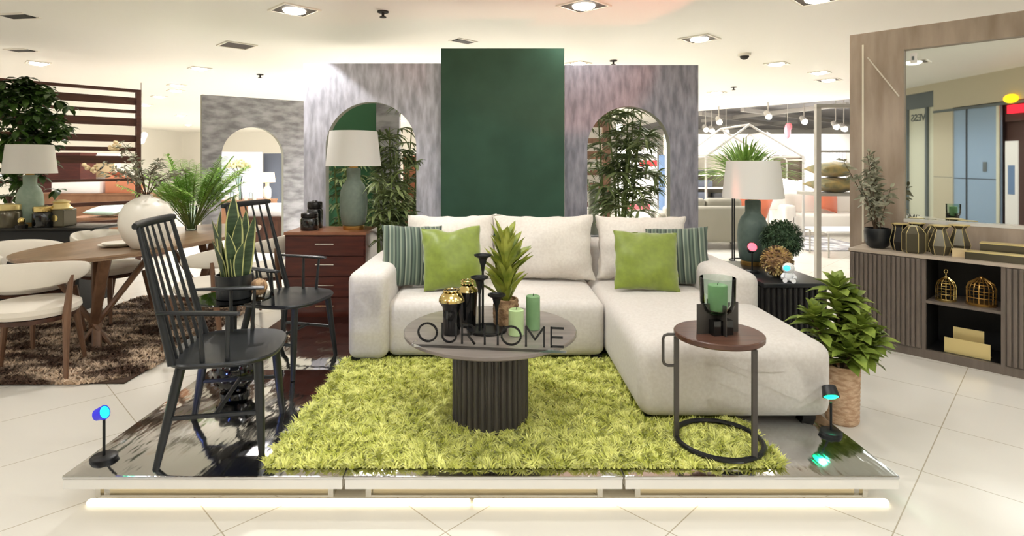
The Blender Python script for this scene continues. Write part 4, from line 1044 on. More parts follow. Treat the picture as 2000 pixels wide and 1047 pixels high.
def tray(label, loc, rz, L, D, H, m1, m2):
    t = thing('gilded_box', label, 'box', loc, rz)
    MB().box(-L/2, L/2, -D/2, D/2, 0, H-0.006).build('body', m1, t, smooth=False)
    MB().box(-L/2-0.003, L/2+0.003, -D/2-0.003, D/2+0.003, H-0.006, H).build('lid', m2, t, smooth=False)
tray('long black and gold box in front on the sideboard', on_board(0.87, 0.09), WA-R(0), 0.36, 0.10, 0.055, 'bronze_glass', 'gold_satin')
tray('second gold topped box standing behind the long one on the sideboard', on_board(0.88, 0.25), WA+R(4), 0.27, 0.11, 0.105, 'bronze_glass', 'gold_satin')
tray('small cream box beside the bronze vase on the sideboard', on_board(0.655, 0.13), WA, 0.09, 0.06, 0.055, 'beige_box', 'beige_box')
def bird_cage(label, loc, r, h, m, n=14, finial=True):
    t = thing('cage_lantern', label, 'lantern', loc)
    b = MB().lathe([(0, 0), (r, 0), (r*1.03, 0.006), (r*1.03, 0.014), (r*0.97, 0.018), (0, 0.018)], 24).build('base', m, t)
    m_ = MB()
    for k in range(n):
        a = 2*PI*k/n; m_.tube([(r*0.95*math.cos(a), r*0.95*math.sin(a), 0.016), (r*0.98*math.cos(a), r*0.98*math.sin(a), h*0.62), (r*0.82*math.cos(a), r*0.82*math.sin(a), h*0.82), (r*0.25*math.cos(a), r*0.25*math.sin(a), h)], 0.0028, 5)
    for zz, k in ((0.30, 0.96), (0.55, 0.98), (0.78, 0.87)):
        m_.tube([(r*k*math.cos(2*PI*i/24), r*k*math.sin(2*PI*i/24), h*zz) for i in range(24)], 0.0032, 5, closed=True, caps=False)
    m_.build('bars', m, t)
    f = MB().ball((0, 0, h), 0.014, 10, 8)
    if finial: f.tube([(0, 0, h), (0, 0, h+0.03)], 0.005, 6).tube([(0.013*math.cos(2*PI*i/16), 0, h+0.044+0.013*math.sin(2*PI*i/16)) for i in range(16)], 0.003, 6, closed=True, caps=False)
    f.build('finial', m, t)
    return t
bird_cage('bright gold cage lantern on the left of the sideboard shelf', on_board(0.575, 0.10, 0.415), 0.060, 0.165, 'gold')
bird_cage('dull bronze cage lantern on the right of the sideboard shelf', on_board(0.765, 0.13, 0.415), 0.082, 0.185, 'brass', 18, False)
t = thing('letter_holder', 'gold letter holder in the lower compartment of the sideboard', 'letter holder', on_board(0.70, 0.10, 0.062), WA)
MB().box(-0.125, 0.125, -0.05, -0.044, 0, 0.105).build('front_plate', 'gold_satin', t, smooth=False)
MB().box(-0.09, 0.08, 0.03, 0.036, 0, 0.170).build('back_plate', 'gold_satin', t, smooth=False)
MB().box(-0.12, 0.12, -0.046, 0.034, 0, 0.006).build('base', 'gold_satin', t, smooth=False)
# grey green branchy plant
t = thing('olive_plant', 'slender grey leaved plant in a round black pot at the left end of the sideboard', 'plant', on_board(0.135, 0.17))
MB().lathe([(0, 0), (0.045, 0), (0.074, 0.02), (0.090, 0.07), (0.092, 0.13), (0.086, 0.155), (0.079, 0.155), (0.080, 0.10), (0, 0.10)], 28).build('pot', 'black_paint', t)
MB().lathe([(0, 0.104), (0.062, 0.106)], 24, caps=False).build('soil', 'soil', t)
sm = MB(); lf = MB(); rg = random.Random(17)
for i in range(12):
    a = rg.uniform(0, 2*PI); h = rg.uniform(0.42, 0.76); sp_ = rg.uniform(0.10, 0.30)
    if math.sin(a) > 0: sp_ *= 0.5
    p0 = Vector((0.012*math.cos(a), 0.012*math.sin(a), 0.10)); p3 = Vector((sp_*math.cos(a), sp_*math.sin(a)*0.6, h)); p1 = Vector((0.30*sp_*math.cos(a), 0.2*sp_*math.sin(a), h*0.50))
    sm.tube([p0, p1, p3], [0.0045, 0.0035, 0.002], 6)
    nl = 40
    for k in range(nl):
        f = 0.30+0.70*k/nl; c = p0.lerp(p1, f*2) if f < 0.5 else p1.lerp(p3, f*2-1)
        if f < 0.5 and rg.random() < 0.6: continue
        d = sph(rg.uniform(0, 2*PI), R(rg.uniform(-25, 60))); 
        if d.y > 0.4: d.y *= 0.4
        lf.leaf(c, d, rg.uniform(0.055, 0.085), 0.026, 0.2, 3, 0.15, 0, rg.uniform(-1, 1))
sm.build('stems', 'stem_brown', t); lf.build('leaves', 'leaf_grey', t, angle=60)

# ================================================================== dining group on the left
dg = thing('dining_rug', 'brown mottled shag rug under the dining table', 'rug', (0, 0, 0))
MB().rbox(-3.72, -2.36, 3.56, 5.9, 0.0005, 0.014, 0.005, 1).rbox(-5.2, -3.72, 3.56, 5.12, 0.0005, 0.014, 0.005, 1).build('backing', 'brown_backing', dg)
def area_d(rg, n):
    P = np.zeros((n, 3)); P[:, 0] = rg.uniform(-5.0, -2.33, n); P[:, 1] = 3.53+2.3*rg.uniform(0, 1, n)**1.4; P[:, 2] = 0.010; return P
def skip_d(P):
    rx = P[:, 0]+2.62; ry = 3.83-P[:, 1]
    return ((rx > 0) & (ry > 0) & (rx*rx+ry*ry > 0.29**2)) | ((P[:, 0] < -3.70) & (P[:, 1] > 5.12))
pile('pile', 'brown_pile', dg, 42000, area_d, 0.030, 0.012, skip_d, 5, 0.026)

DT = thing('dining_table', 'oval brown wooden dining table with crossed legs at the left', 'dining table', (-2.95, 4.90, 0.014), R(-10))
TH = 0.735
poly = []
for i in range(72):
    a = 2*PI*i/72; c, s = math.cos(a), math.sin(a)
    poly.append((0.53*math.copysign(abs(c)**0.72, c), 1.14*math.copysign(abs(s)**0.80, s)))
MB().prism([(x*0.985, y*0.99) for x, y in poly], TH-0.032, TH-0.014).prism(poly, TH-0.014, TH).build('top', 'table_oak', DT, smooth=False)
for yy in (-0.62, 0.62):
    for (xa, ya, xb, yb) in ((-0.27, -0.22, 0.07, 0.03), (0.30, -0.22, -0.06, 0.03), (-0.25, 0.26, 0.06, -0.05), (0.28, 0.26, -0.07, -0.05)):
        top = Vector((xa, yy+ya*(1 if yy < 0 else -1), TH-0.032)); bot = Vector((xb*0.4+xa*0.12, yy+yb*1.4, 0.0)); bot.x = -xa*0.30
        MB().tube([top, bot], [0.042, 0.030], 8, flat=0.6).build('leg', 'leg_brown', DT)
MB().box(-0.03, 0.03, -0.62, 0.62, TH-0.075, TH-0.032).build('rail', 'leg_brown', DT, smooth=False)

def dining_chair(label, loc, rz):
    """upholstered tub chair, faces local -y... back at +y"""
    t = thing('dining_chair', label, 'dining chair', loc, rz, 'cream upholstered dining chairs')
    m = MB()
    prof = [(0.0, 0.395), (0.20, 0.395), (0.245, 0.405), (0.262, 0.43), (0.258, 0.46), (0.22, 0.480), (0.12, 0.486), (0, 0.487)]
    m.lathe(prof, 36); m.v = [(x*1.0, y*0.95, z) for x, y, z in m.v]
    m.build('seat', 'cream_fabric', t)
    b = MB(); n = 26; sec = 10
    for i in range(n+1):
        f = -1+2*i/n; a = PI/2+f*R(98); rr = 0.282
        hgt = 0.085*max(0.25, math.cos(f*PI/2*0.93)**0.5); zc = 0.685-0.02*abs(f)**3
        for j in range(sec):
            q = 2*PI*j/sec; co, si = math.cos(q), math.sin(q)
            rad = rr+0.022*math.copysign(abs(co)**0.7, co)+0.010*(si); b.v.append((rad*math.cos(a), rad*math.sin(a)*0.95, zc+hgt*math.copysign(abs(si)**0.7, si)))
    for i in range(n):
        for j in range(sec): b.f.append((i*sec+j, i*sec+(j+1) % sec, (i+1)*sec+(j+1) % sec, (i+1)*sec+j)); b.m.append(0)
    b.f.append(tuple(range(sec))); b.f.append(tuple(n*sec+j for j in reversed(range(sec)))); b.m += [0, 0]
    b.build('back_band', 'cream_fabric', t, angle=60)
    MB().lathe([(0.0, 0.37), (0.225, 0.37), (0.235, 0.398), (0, 0.398)], 28).build('seat_frame', 'dark_wood', t)
    for sx in (-1, 1):
        MB().tube([(0.19*sx, -0.17, 0.385), (0.235*sx, -0.225, 0)], [0.024, 0.013], 8).build('leg', 'leg_brown', t)
        MB().tube([(0.238*sx, 0.160, 0.66), (0.215*sx, 0.17, 0.40), (0.225*sx, 0.235, 0)], [0.014, 0.024, 0.013], 8).build('leg', 'leg_brown', t)
    return t
dc = dining_chair('cream dining chair nearest the camera at the left edge', (-3.05, 3.70, 0.014), R(-155))
for lab, x, y, rz in (('cream dining chair on the far side of the table, left one, tufted back', -3.64, 4.42, R(85)),
                      ('cream dining chair on the far side of the table, next to the white vase', -3.50, 5.10, R(80)),
                      ('cream dining chair partly behind the front armchair', -2.22, 4.35, R(-95)),
                      ('cream dining chair behind the snake plant', -2.03, 5.05, R(-95))):
    dup(dc, (x, y, 0.014), rz, lab)
# plates
px_, py_, pz_ = -2.96, 4.42, 0.014+TH
for k, lab in enumerate(('white dinner plate, bottom of the stack on the dining table', 'white soup plate, on top of the stack on the dining table')):
    t = MB().lathe([(0, 0), (0.085, 0), (0.14-0.02*k, 0.012), (0.15-0.025*k, 0.018), (0.138-0.02*k, 0.016), (0.085, 0.006), (0, 0.006)], 36).build('plate', 'white_ceramic', None, (px_, py_, pz_+0.011*k)); tag(t, lab, 'plate')
# big white vase with branches
t = thing('round_vase', 'large round white vase on the dining table', 'vase', (-2.68, 4.30, pz_))
MB().lathe([(0, 0), (0.085, 0), (0.10, 0.01), (0.15, 0.07), (0.182, 0.15), (0.187, 0.21), (0.178, 0.27), (0.145, 0.335), (0.09, 0.375), (0.045, 0.39), (0.038, 0.40), (0.042, 0.41), (0.036, 0.41), (0.03, 0.39), (0, 0.385)], 44).build('body', 'white_ceramic', t)
br = thing('branch_bunch', 'leafy grey green branches standing in the round white vase', 'branches', (-2.68, 4.30, pz_+0.386))
sm = MB(); lf = MB(); fl = MB(); rg = random.Random(23)
for i in range(14):
    a = PI+rg.uniform(-1.3, 1.3) if i < 8 else rg.uniform(-1, 1); L = rg.uniform(0.28, 0.46); e = R(rg.uniform(24, 72))
    d = sph(a, e); p0 = Vector((0, 0, 0)); p2 = d*L; p1 = Vector((d.x*L*0.3, d.y*L*0.3, d.z*L*0.62))
    sm.tube([p0, p1, p2], [0.004, 0.003, 0.0015], 5)
    for k in range(26):
        f = 0.4+0.6*k/26; c = p0.lerp(p1, f*2) if f < .5 else p1.lerp(p2, f*2-1)
        lf.leaf(c+Vector((rg.uniform(-.025, .025), rg.uniform(-.02, .02), rg.uniform(-.02, .02))), sph(rg.uniform(0, 6.28), R(rg.uniform(-30, 60))), rg.uniform(0.035, 0.06), 0.020, 0.2, 2, 0.2, 0, rg.uniform(-1, 1))
    if i in (2, 5): 
        for k in range(14): fl.ball(p2+Vector((rg.uniform(-.04, .04), rg.uniform(-.03, .03), rg.uniform(-.03, .03))), 0.014, 6, 4)
sm.build('stems', 'stem_brown', br); lf.build('leaves', 'leaf_grey', br, angle=60); fl.build('blossoms', 'beige_box', br)
# areca palm in a glass vase
gv = thing('glass_vase', 'tall clear glass vase holding palm fronds on the dining table', 'vase', (-2.95, 5.42, pz_))
MB().lathe([(0, 0), (0.045, 0), (0.05, 0.004), (0.05, 0.24), (0.047, 0.24), (0.047, 0.012), (0, 0.012)], 28).build('glass', 'clear_glass', gv)
t = thing('palm_fronds', 'bright green feathery palm fronds in the glass vase before the back arch panel', 'palm fronds', (-2.95, 5.42, pz_+0.013))
sm = MB(); lf = MB(); rg = random.Random(29)
def frond(sm, lf, p0, az, el, L, rg, droop=0.35, ll=0.17, lw=0.013, n=26):
    d = sph(az, el); pts = []
    for i in range(9):
        f = i/8; pts.append(Vector(p0)+d*L*f+Vector((0, 0, -droop*L*f*f*0.6))+Vector((d.x, d.y, 0))*droop*L*0.25*f*f)
    sm.tube(pts, [0.005-0.0004*i for i in range(9)], 5)
    for k in range(n):
        f = 0.36+0.64*(k+0.5)/n; i = min(7, int(f*8)); c = pts[i].lerp(pts[i+1], f*8-i); tg = (pts[i+1]-pts[i]).normalized()
        s = tg.cross(Vector((0, 0, 1))).normalized(); l = ll*(0.45+0.55*math.sin(PI*min(1, (f-0.30)/0.7)))
        for sg_ in (-1, 1): lf.leaf(c, tg*0.55+s*sg_*0.9+Vector((0, 0, rg.uniform(-0.1, 0.3))), l*rg.uniform(0.8, 1.1), lw, 0.3, 3, 0.2, 0, 0, 0.5)
for i in range(46):
    az = rg.uniform(0, 2*PI); frond(sm, lf, (0.02*math.cos(az), 0.02*math.sin(az), 0.0), az, R(rg.uniform(48, 86)), rg.uniform(0.55, 0.95), rg)
frond(sm, lf, (0.02, 0, 0), R(-5), R(62), 1.02, rg, 0.5); frond(sm, lf, (0.02, 0, 0), R(-12), R(66), 0.85, rg, 0.4)
sm.build('stalks', 'stem_green', t); lf.build('leaflets', 'leaf_bright', t, angle=60)

# ------------------------------------------------------------------ dark console at the far left with lamp and ornaments
CX0, CX1, CY0, CZ = -5.6, -3.76, 5.20, 0.80
cs = thing('console_table', 'dark console table along the left edge carrying a lamp and jars', 'console table', ((CX0+CX1)/2, CY0+0.22, 0))
hw = (CX1-CX0)/2
MB().rbox(-hw-0.02, hw+0.02, -0.235, 0.235, CZ-0.03, CZ, 0.006, 2).build('top', 'dark_bronze', cs, angle=30)
MB().box(-hw+0.02, hw-0.12, -0.20, 0.20, 0.06, CZ-0.03).build('body', 'niche_black', cs, smooth=False)
MB().box(-hw+0.06, hw-0.16, -0.17, 0.17, 0, 0.06).build('plinth', 'niche_black', cs, smooth=False)
table_lamp('table lamp with white shade and pale green body on the console at far left', (-4.50, 5.42, CZ), 'lamp_pale', 0.94)
jar('dark jar with gold lid right of the lamp on the console', at(86, 446, 5.28)*1.0+Vector((0, 0, 0)), 0.09, 0.20, 'black_gloss', 'gold').location.z = CZ
bxl = thing('box_lantern', 'square bronze box lantern at the right end of the console', 'lantern', (at(120, 440, 5.36).x, 5.36, CZ))
MB().rbox(-0.085, 0.085, -0.085, 0.085, 0, 0.16, 0.006, 1).build('body', 'bronze_glass', bxl, smooth=False)
MB().lathe([(0.09, 0.16), (0.095, 0.17), (0.075, 0.185), (0.06, 0.215), (0.075, 0.23), (0.03, 0.25), (0, 0.25)], 24).build('lid', 'gold_satin', bxl)
MB().lathe([(0.03, -0.004), (0.03, 0.0)], 16).build('medallion', 'gold', bxl, (0, -0.086, 0.08), (PI/2, 0, 0))
t = jar('gold lidded bronze jar at the left edge of the console', (at(18, 446, 5.28).x, 5.28, CZ), 0.10, 0.22, 'bronze_glass', 'gold_satin')
t = thing('ornament', 'small gold and dark knob ornament before the jars on the console', 'ornament', (at(42, 446, 5.16).x, 5.16, CZ))
MB().lathe([(0, 0), (0.045, 0), (0.05, 0.03), (0.02, 0.05)], 18).build('base', 'dark_bronze', t); MB().ball((0, 0, 0.07), 0.03, 12, 8).build('knob', 'gold', t)
t = thing('candlestick', 'dark wooden candlestick behind the jars at the left edge of the console', 'candlestick', (at(10, 446, 5.5).x, 5.55, CZ))
MB().lathe([(0, 0), (0.06, 0), (0.06, 0.02), (0.02, 0.05), (0.025, 0.15), (0.015, 0.22), (0.035, 0.26), (0.035, 0.27), (0, 0.27)], 20).build('stick', 'dark_wood', t)

# ------------------------------------------------------------------ leafy tree, slatted screen
t = thing('leafy_tree', 'tall bushy dark green tree at the left edge in front of the slatted screen', 'plant', (-5.15, 6.05, 0))
pot_cyl(t, 0.20, 0.24, 0.36, 'black_paint')
MB().tube([(0, 0, 0.3), (0.03, 0, 0.9), (-0.02, 0.02, 1.5), (0.02, 0, 1.9)], [0.04, 0.035, 0.03, 0.015], 10).build('trunk', 'stem_brown', t)
lf = MB(); rg = random.Random(33)
for i in range(230):
    a = rg.uniform(0, 2*PI); e = R(rg.uniform(-60, 90)); r = rg.uniform(0.55, 1.0)
    c = Vector((0.05, 0, 1.86))+Vector((sph(a, e).x*0.46*r, sph(a, e).y*0.36*r, sph(a, e).z*0.46*r))
    if i % 7 == 0: c = Vector((rg.uniform(-.3, .3), rg.uniform(-.25, .25), rg.uniform(1.05, 1.45)))
    for k in range(6):
        d = sph(2*PI*k/6+a, R(rg.uniform(-35, 25)))
        lf.leaf(c, d, rg.uniform(0.10, 0.15), 0.065, 0.35, 3, 0.15, 0, 0, 0.25, 0, 0.55)
lf.build('foliage', 'leaf_dark', t, angle=60)
SRZ = math.atan2(-0.745, -0.667)
ss = thing('slatted_screen', 'tall dark brown slatted wooden room divider at the left', 'room divider', (-4.82, 7.6, 0), SRZ)
LS = 1.8
def zscr(py): return EYE-(py-PY)*7.6/F
m = MB()
for a, b in ((192, 206), (216, 222), (232, 247), (265, 278), (288, 296), (305, 319), (348, 353), (391, 398), (426, 438), (470, 480)):
    m.box(0.05, LS-0.05, -0.015, 0.015, zscr(b), zscr(a))
m.build('slats', 'slat_wood', ss, smooth=False)
MB().box(0, 0.055, -0.03, 0.03, 0, zscr(176)).build('post', 'slat_wood', ss, smooth=False); MB().box(LS-0.055, LS, -0.03, 0.03, 0, zscr(176)).build('post', 'slat_wood', ss, smooth=False)
MB().box(0.055, LS-0.055, -0.03, 0.03, zscr(181.5), zscr(176)).build('top_rail', 'slat_wood', ss, smooth=False)

# ================================================================== things further back
def flatbox(name, label, cat, px0, px1, py0, py1, Y, dp, m, **kw):
    a = at(px0, py1, Y); b = at(px1, py0, Y)
    o = MB().rbox(0, b.x-a.x, 0, dp, 0, b.z-a.z, min(0.012, (b.z-a.z)/5), 2).build(name, m, None, (a.x, Y, a.z), smooth=True, angle=30)
    return tag(o, label, cat, **kw)
def to_floor(name, label, cat, px0, px1, py0, Y, dp, m):
    a = at(px0, 0, Y).x; b = at(px1, 0, Y).x; z = EYE-(py0-PY)*Y/F
    t = thing(name, label, cat, ((a+b)/2, Y, 0)); h = (b-a)/2
    MB().box(-h, h, 0.01, dp, 0.06, z-0.03).build('body', m, t, smooth=False)
    MB().box(-h-0.01, h+0.01, 0, dp+0.01, z-0.03, z).build('top', m, t, smooth=False)
    MB().box(-h+0.03, h-0.03, 0.04, dp-0.03, 0, 0.06).build('plinth', 'dark_wood', t, smooth=False)
    return t, z
# --- left of the arches
t, z = to_floor('sideboard', 'light wood sideboard seen through the lower gaps of the slatted screen', 'sideboard', 60, 285, 378, 9.4, 0.45, 'wood_box')
o = flatbox('box', 'terracotta wooden box on the sideboard behind the slatted screen', 'box', 205, 262, 344, 378, 9.5, 0.25, 'orange_box')
o.location.z = z
t_ = thing('fruit_bowl', 'orange brown bowl on the box behind the slatted screen', 'bowl', (at(228, 344, 9.6).x, 9.62, z+0.283))
MB().lathe([(0.04, 0), (0.06, 0.01), (0.16, 0.07), (0.15, 0.07), (0.05, 0.02), (0, 0.018)], 24).build('bowl', 'orange_fabric', t_)
t_ = flatbox('folded_linen', 'stack of folded white linen on the sideboard behind the screen', 'linen', 100, 195, 352, 378, 9.45, 0.3, 'white_fabric'); t_.location.z = z
t, z2 = to_floor('low_bench', 'low brown bench with a mint cushion behind the dining table', 'bench', 125, 300, 426, 8.3, 0.4, 'wood_box')
o = pillow_mb(0.55, 0.42, 0.16, seed=61).build('throw_cushion', 'mint_fabric', None, (at(198, 426, 8.4).x, 8.34, z2+0.07), (R(-82), 0, R(-8)), angle=75); tag(o, 'pale mint cushion lying on the low bench left of the white vase', 'cushion')
t, zz = to_floor('tall_cabinet', 'tall reddish brown cabinet behind the slatted screen and the lamp', 'cabinet', 68, 156, 298, 9.9, 0.4, 'chest_wood')
o = flatbox('wall_board', 'white display board behind the slatted screen', 'display board', 156, 232, 300, 376, 10.6, 0.05, 'white_fabric')
o.location.z = 0; o.scale.z = (EYE-(300-PY)*10.6/F)/(76*10.6/F)
o = thing('picture_frame', 'small pale picture with a dark bird shape behind the slatted screen', 'picture', (at(195, 346, 10.5).x, 10.57, at(195, 346, 10.5).z))
MB().box(-0.22, 0.22, 0, 0.03, 0, 0.30).build('panel', 'beige_box', o, smooth=False); MB().prism([(-0.10, 0.10), (0.0, 0.16), (0.05, 0.24), (-0.05, 0.17)], 0, 0.004, mat=Matrix.Rotation(PI/2, 4, 'X')).build('bird', 'dark_line', o, smooth=False)
# --- seen through the left back arch
t, z = to_floor('display_table', 'brown display table seen through the back arch panel', 'table', 425, 516, 392, 10.2, 0.6, 'wood_box')
t_ = thing('glass_vase', 'slim glass vase with white hydrangea seen through the back arch', 'vase', (at(466, 390, 10.45).x, 10.45, z))
MB().lathe([(0.05, 0), (0.055, 0.01), (0.04, 0.3), (0.07, 0.44), (0.066, 0.44), (0.036, 0.3), (0.05, 0.015), (0, 0.01)], 18).build('glass', 'clear_glass', t_)
t_ = thing('hydrangea_bunch', 'round bunch of cream hydrangeas in the slim glass vase', 'flowers', (at(466, 390, 10.45).x, 10.45, z+0.02))
m = MB(); rg = random.Random(2); sm = MB()
for k in range(9):
    a = 2*PI*k/9; c = Vector((0.15*math.cos(a), 0.1*math.sin(a), 0.60)) if k < 7 else Vector((0.1*(k-7.5), 0, 0.65)); sm.tube([(0, 0, 0.0), (0, 0, 0.42), c], 0.005, 5)
    for q in range(30):
        d = sph(rg.uniform(0, 6.28), R(rg.uniform(-20, 90))); m.ball(c+d*0.075, 0.020, 5, 4)
m.build('petals', 'white_petal', t_); sm.build('stems', 'stem_green', t_)
lp = table_lamp('small lamp with a warm cream shade seen through the back arch', (at(522, 392, 10.4).x, 10.4, z-0.04), 'white_ceramic', 0.62)
for ch_ in [o for o in C.objects if o.parent == lp and o.name.startswith('lamp_shade')]: ch_.data.materials[0] = MATS['shade_warm']
lp.location.z = z
for k in range(7):
    x = at(444+9*k, 0, 10.3).x; hh = 0.20+0.09*((k*37) % 5)/5
    t_ = MB().lathe([(0, 0), (0.028, 0), (0.032, hh*0.1), (0.030, hh*0.6), (0.012, hh*0.75), (0.012, hh), (0, hh)], 14).build('glass_bottle', 'clear_glass' if k % 2 else 'white_ceramic', None, (x, 10.28+0.02*(k % 3), z))
    tag(t_, 'small pale bottle in the row below the hydrangeas', 'bottle', 'pale bottles in the row below the hydrangeas')
o = flatbox('wall_board', 'tall bluish white display board seen through the back arch', 'display board', 432, 512, 295, 420, 13.0, 0.06, 'pale_board'); o.location.z = 0; o.scale.z = 1.12
o = flatbox('display_shelf', 'grey shelf upright at the right of the back arch opening', 'shelf', 514, 548, 292, 400, 13.2, 0.3, 'slate_fabric'); o.location.z = 0; o.scale.z = 1.25
t, z = to_floor('round_desk', 'dark low table with white cloth behind the rear armchair', 'table', 470, 560, 424, 8.9, 0.5, 'dark_wood')
t_ = flatbox('folded_linen', 'white cloth heap on the dark low table behind the rear armchair', 'linen', 484, 552, 400, 424, 9.0, 0.3, 'white_fabric'); t_.location.z = z
# --- seen through the left main arch
t, z = to_floor('wood_cabinet', 'brown wooden cabinet at the right edge of the left arch opening', 'cabinet', 783, 830, 382, 6.6, 0.4, 'wood_box')
o = flatbox('gift_box', 'orange box on the brown cabinet seen through the left arch', 'box', 787, 822, 305, 382, 6.7, 0.2, 'orange_box'); o.location.z = z
# --- seen through the right main arch
s2 = thing('slatted_screen', 'brown slatted divider seen at the left of the right arch opening', 'room divider', (1.0, 7.8, 0), R(180))
m = MB()
for k in range(9): m.box(0.055, 0.5, -0.015, 0.015, 0.35+k*0.22, 0.35+k*0.22+(0.11 if k % 2 else 0.07))
m.build('slats', 'leg_brown', s2, smooth=False); MB().box(-0.055, 0.055, -0.03, 0.03, 0, 2.3).build('post', 'leg_brown', s2, smooth=False)
# move the divider so that its post stands at the left third of the opening
s2.location = (at(1184, 0, 7.8).x, 7.8, 0)
cv = thing('pillar_candle', 'thick grey pillar candle on the floor stand left of the palm in the right arch', 'candle', (at(1159, 0, 6.15).x, 6.15, 0.62))
MB().lathe([(0, 0), (0.055, 0), (0.055, 0.53), (0.045, 0.54), (0, 0.535)], 24).build('wax', 'stone_edge', cv); MB().tube([(0, 0, 0.53), (0, 0, 0.58)], 0.004, 6).build('wick', 'wick', cv)
ps = thing('plinth_stand', 'grey stand under the thick pillar candle', 'stand', (at(1159, 0, 6.15).x, 6.15, 0)); MB().box(-0.1, 0.1, -0.1, 0.1, 0, 0.60).build('body', 'stone_grey', ps, smooth=False); MB().box(-0.11, 0.11, -0.11, 0.11, 0.60, 0.62).build('top', 'stone_grey', ps, smooth=False)
o = flatbox('display_board', 'white display board with red print behind the palm', 'display board', 1205, 1284, 290, 440, 11.0, 0.05, 'white_fabric'); o.location.z = 0; o.scale.z = 1.13
o2 = MB().box(0.45, 0.78, -0.004, 0, 1.33, 1.45).build('print', 'red_print', o, smooth=False); o2.scale.z = 1/1.13
o = flatbox('hanging_banner', 'blue banner on the back wall at the right of the right arch opening', 'banner', 1287, 1299, 305, 354, 10.9, 0.02, 'blue_print'); o.location.z = 0.0; o.scale.z = 3.2
t, z = to_floor('white_counter', 'white counter with a red stripe seen low in the right arch opening', 'counter', 1215, 1272, 392, 9.2, 0.5, 'white_fabric')
MB().box(-0.22, 0.22, -0.006, 0.0, z-0.14, z-0.06).build('red_stripe', 'pink_paint', t, smooth=False)

# --- furniture on the right
def sofa_back(name, label, x0, x1, Y, dp, h, m, face=1, legs=0.12):
    t = thing(name, label, 'sofa', ((x0+x1)/2, Y, 0), 0 if face > 0 else PI); w2 = (x1-x0)/2
    MB().rbox(-w2, w2, 0, 0.22, legs, h, 0.05, 3).build('backrest', m, t); MB().rbox(-w2, w2, 0.2, dp, legs, 0.42, 0.05, 3).build('seat', m, t)
    for s in (-1, 1): MB().rbox(s*w2-0.11, s*w2+0.11, 0.02, dp, legs, 0.60, 0.05, 3).build('arm', m, t)
    n = max(2, int(w2*2/0.8)); 
    for k in range(n):
        a = -w2+0.12+(2*w2-0.24)*k/n; MB().rbox(a, a+(2*w2-0.24)/n-0.01, 0.16, 0.36, 0.40, h+0.12, 0.06, 3).build('back_cushion', m, t)
    for sx in (-1, 1):
        for yy in (0.06, dp-0.08): MB().tube([(sx*(w2-0.05), yy, 0), (sx*(w2-0.05), yy, legs+0.02)], 0.018, 8).build('leg', 'black_metal', t)
    return t
sofa_back('sofa', 'grey sofa seen from behind, right of the right arch panel', at(1300, 0, 9.0).x, at(1475, 0, 9.0).x, 9.0, 0.9, 0.70, 'grey_sofa')
sb2 = sofa_back('sofa', 'pale sofa with a coral cushion facing the aisle at the right', at(1500, 0, 11.5).x, at(1668, 0, 11.5).x, 11.5, 0.9, 0.68, 'light_sofa', -1)
o = cushion('throw_cushion', 'coral orange cushion on the right end of the pale sofa', 0.55, 0.5, 0.2, (at(1622, 0, 10.8).x, 10.88, 0.47), (R(-12), R(12), R(25)), 'orange_fabric', seed=71)
o = cushion('throw_cushion', 'white cushion on the left end of the pale sofa', 0.60, 0.5, 0.22, (at(1508, 0, 10.9).x, 10.9, 0.47), (R(-12), R(-8), R(10)), 'white_fabric', seed=72)
o = cushion('throw_cushion', 'orange cushion on the grey sofa beside the lamp', 0.45, 0.42, 0.2, (at(1437, 0, 9.6).x, 9.56, 0.47), (R(9), R(4), R(10)), 'orange_fabric', seed=73)
o = cushion('throw_cushion', 'coral cushion on a seat behind the lamp body', 0.40, 0.46, 0.2, (at(1477, 0, 9.6).x, 9.60, 0.47), (R(9), R(14), R(16)), 'orange_fabric', seed=74)
o = cushion('throw_cushion', 'coral cushion behind the pipe shelf above the pale sofa', 0.55, 0.4, 0.2, (at(1612, 0, 12.4).x, 12.3, 0.66), (R(-8), R(4), R(0)), 'orange_fabric', seed=75)
bd = thing('bed', 'white bed with rumpled covers behind the pale sofa', 'bed', (at(1580, 0, 12.8).x, 12.8, 0))
MB().rbox(-1.3, 1.3, -0.6, 1.2, 0.1, 0.62, 0.08, 3).build('mattress', 'white_fabric', bd); 
m = pillow_mb(2.2, 1.2, 0.35, n=24, wr=0.05, seed=80); m.build('cover', 'white_fabric', bd, (-0.1, -0.45, 0.78), (R(-86), 0, 0), angle=75)
MB().box(-1.3, 1.3, -0.55, 1.15, 0, 0.1).build('base', 'grey_sofa', bd, smooth=False)
tb = thing('bench_table', 'white topped low table at the right behind the pipe shelf', 'table', (at(1650, 0, 8.5).x, 8.5, 0))
MB().rbox(-0.42, 0.42, -0.25, 0.35, 0.365, 0.40, 0.01, 2).build('top', 'white_fabric', tb)
for sx in (-1, 1):
    for yy in (-0.2, 0.3): MB().tube([(0.36*sx, yy, 0.0), (0.36*sx, yy, 0.37)], 0.012, 8).build('leg', 'pipe_grey', tb)
gr = MB().rbox(at(1560, 0, 9.2).x, at(1700, 0, 9.2).x, 8.9, 10.7, 0.001, 0.02, 0.006, 1).build('shag_rug', 'grey_rug'); tag(gr, 'pale grey patterned rug on the floor behind the pipe shelf', 'rug')
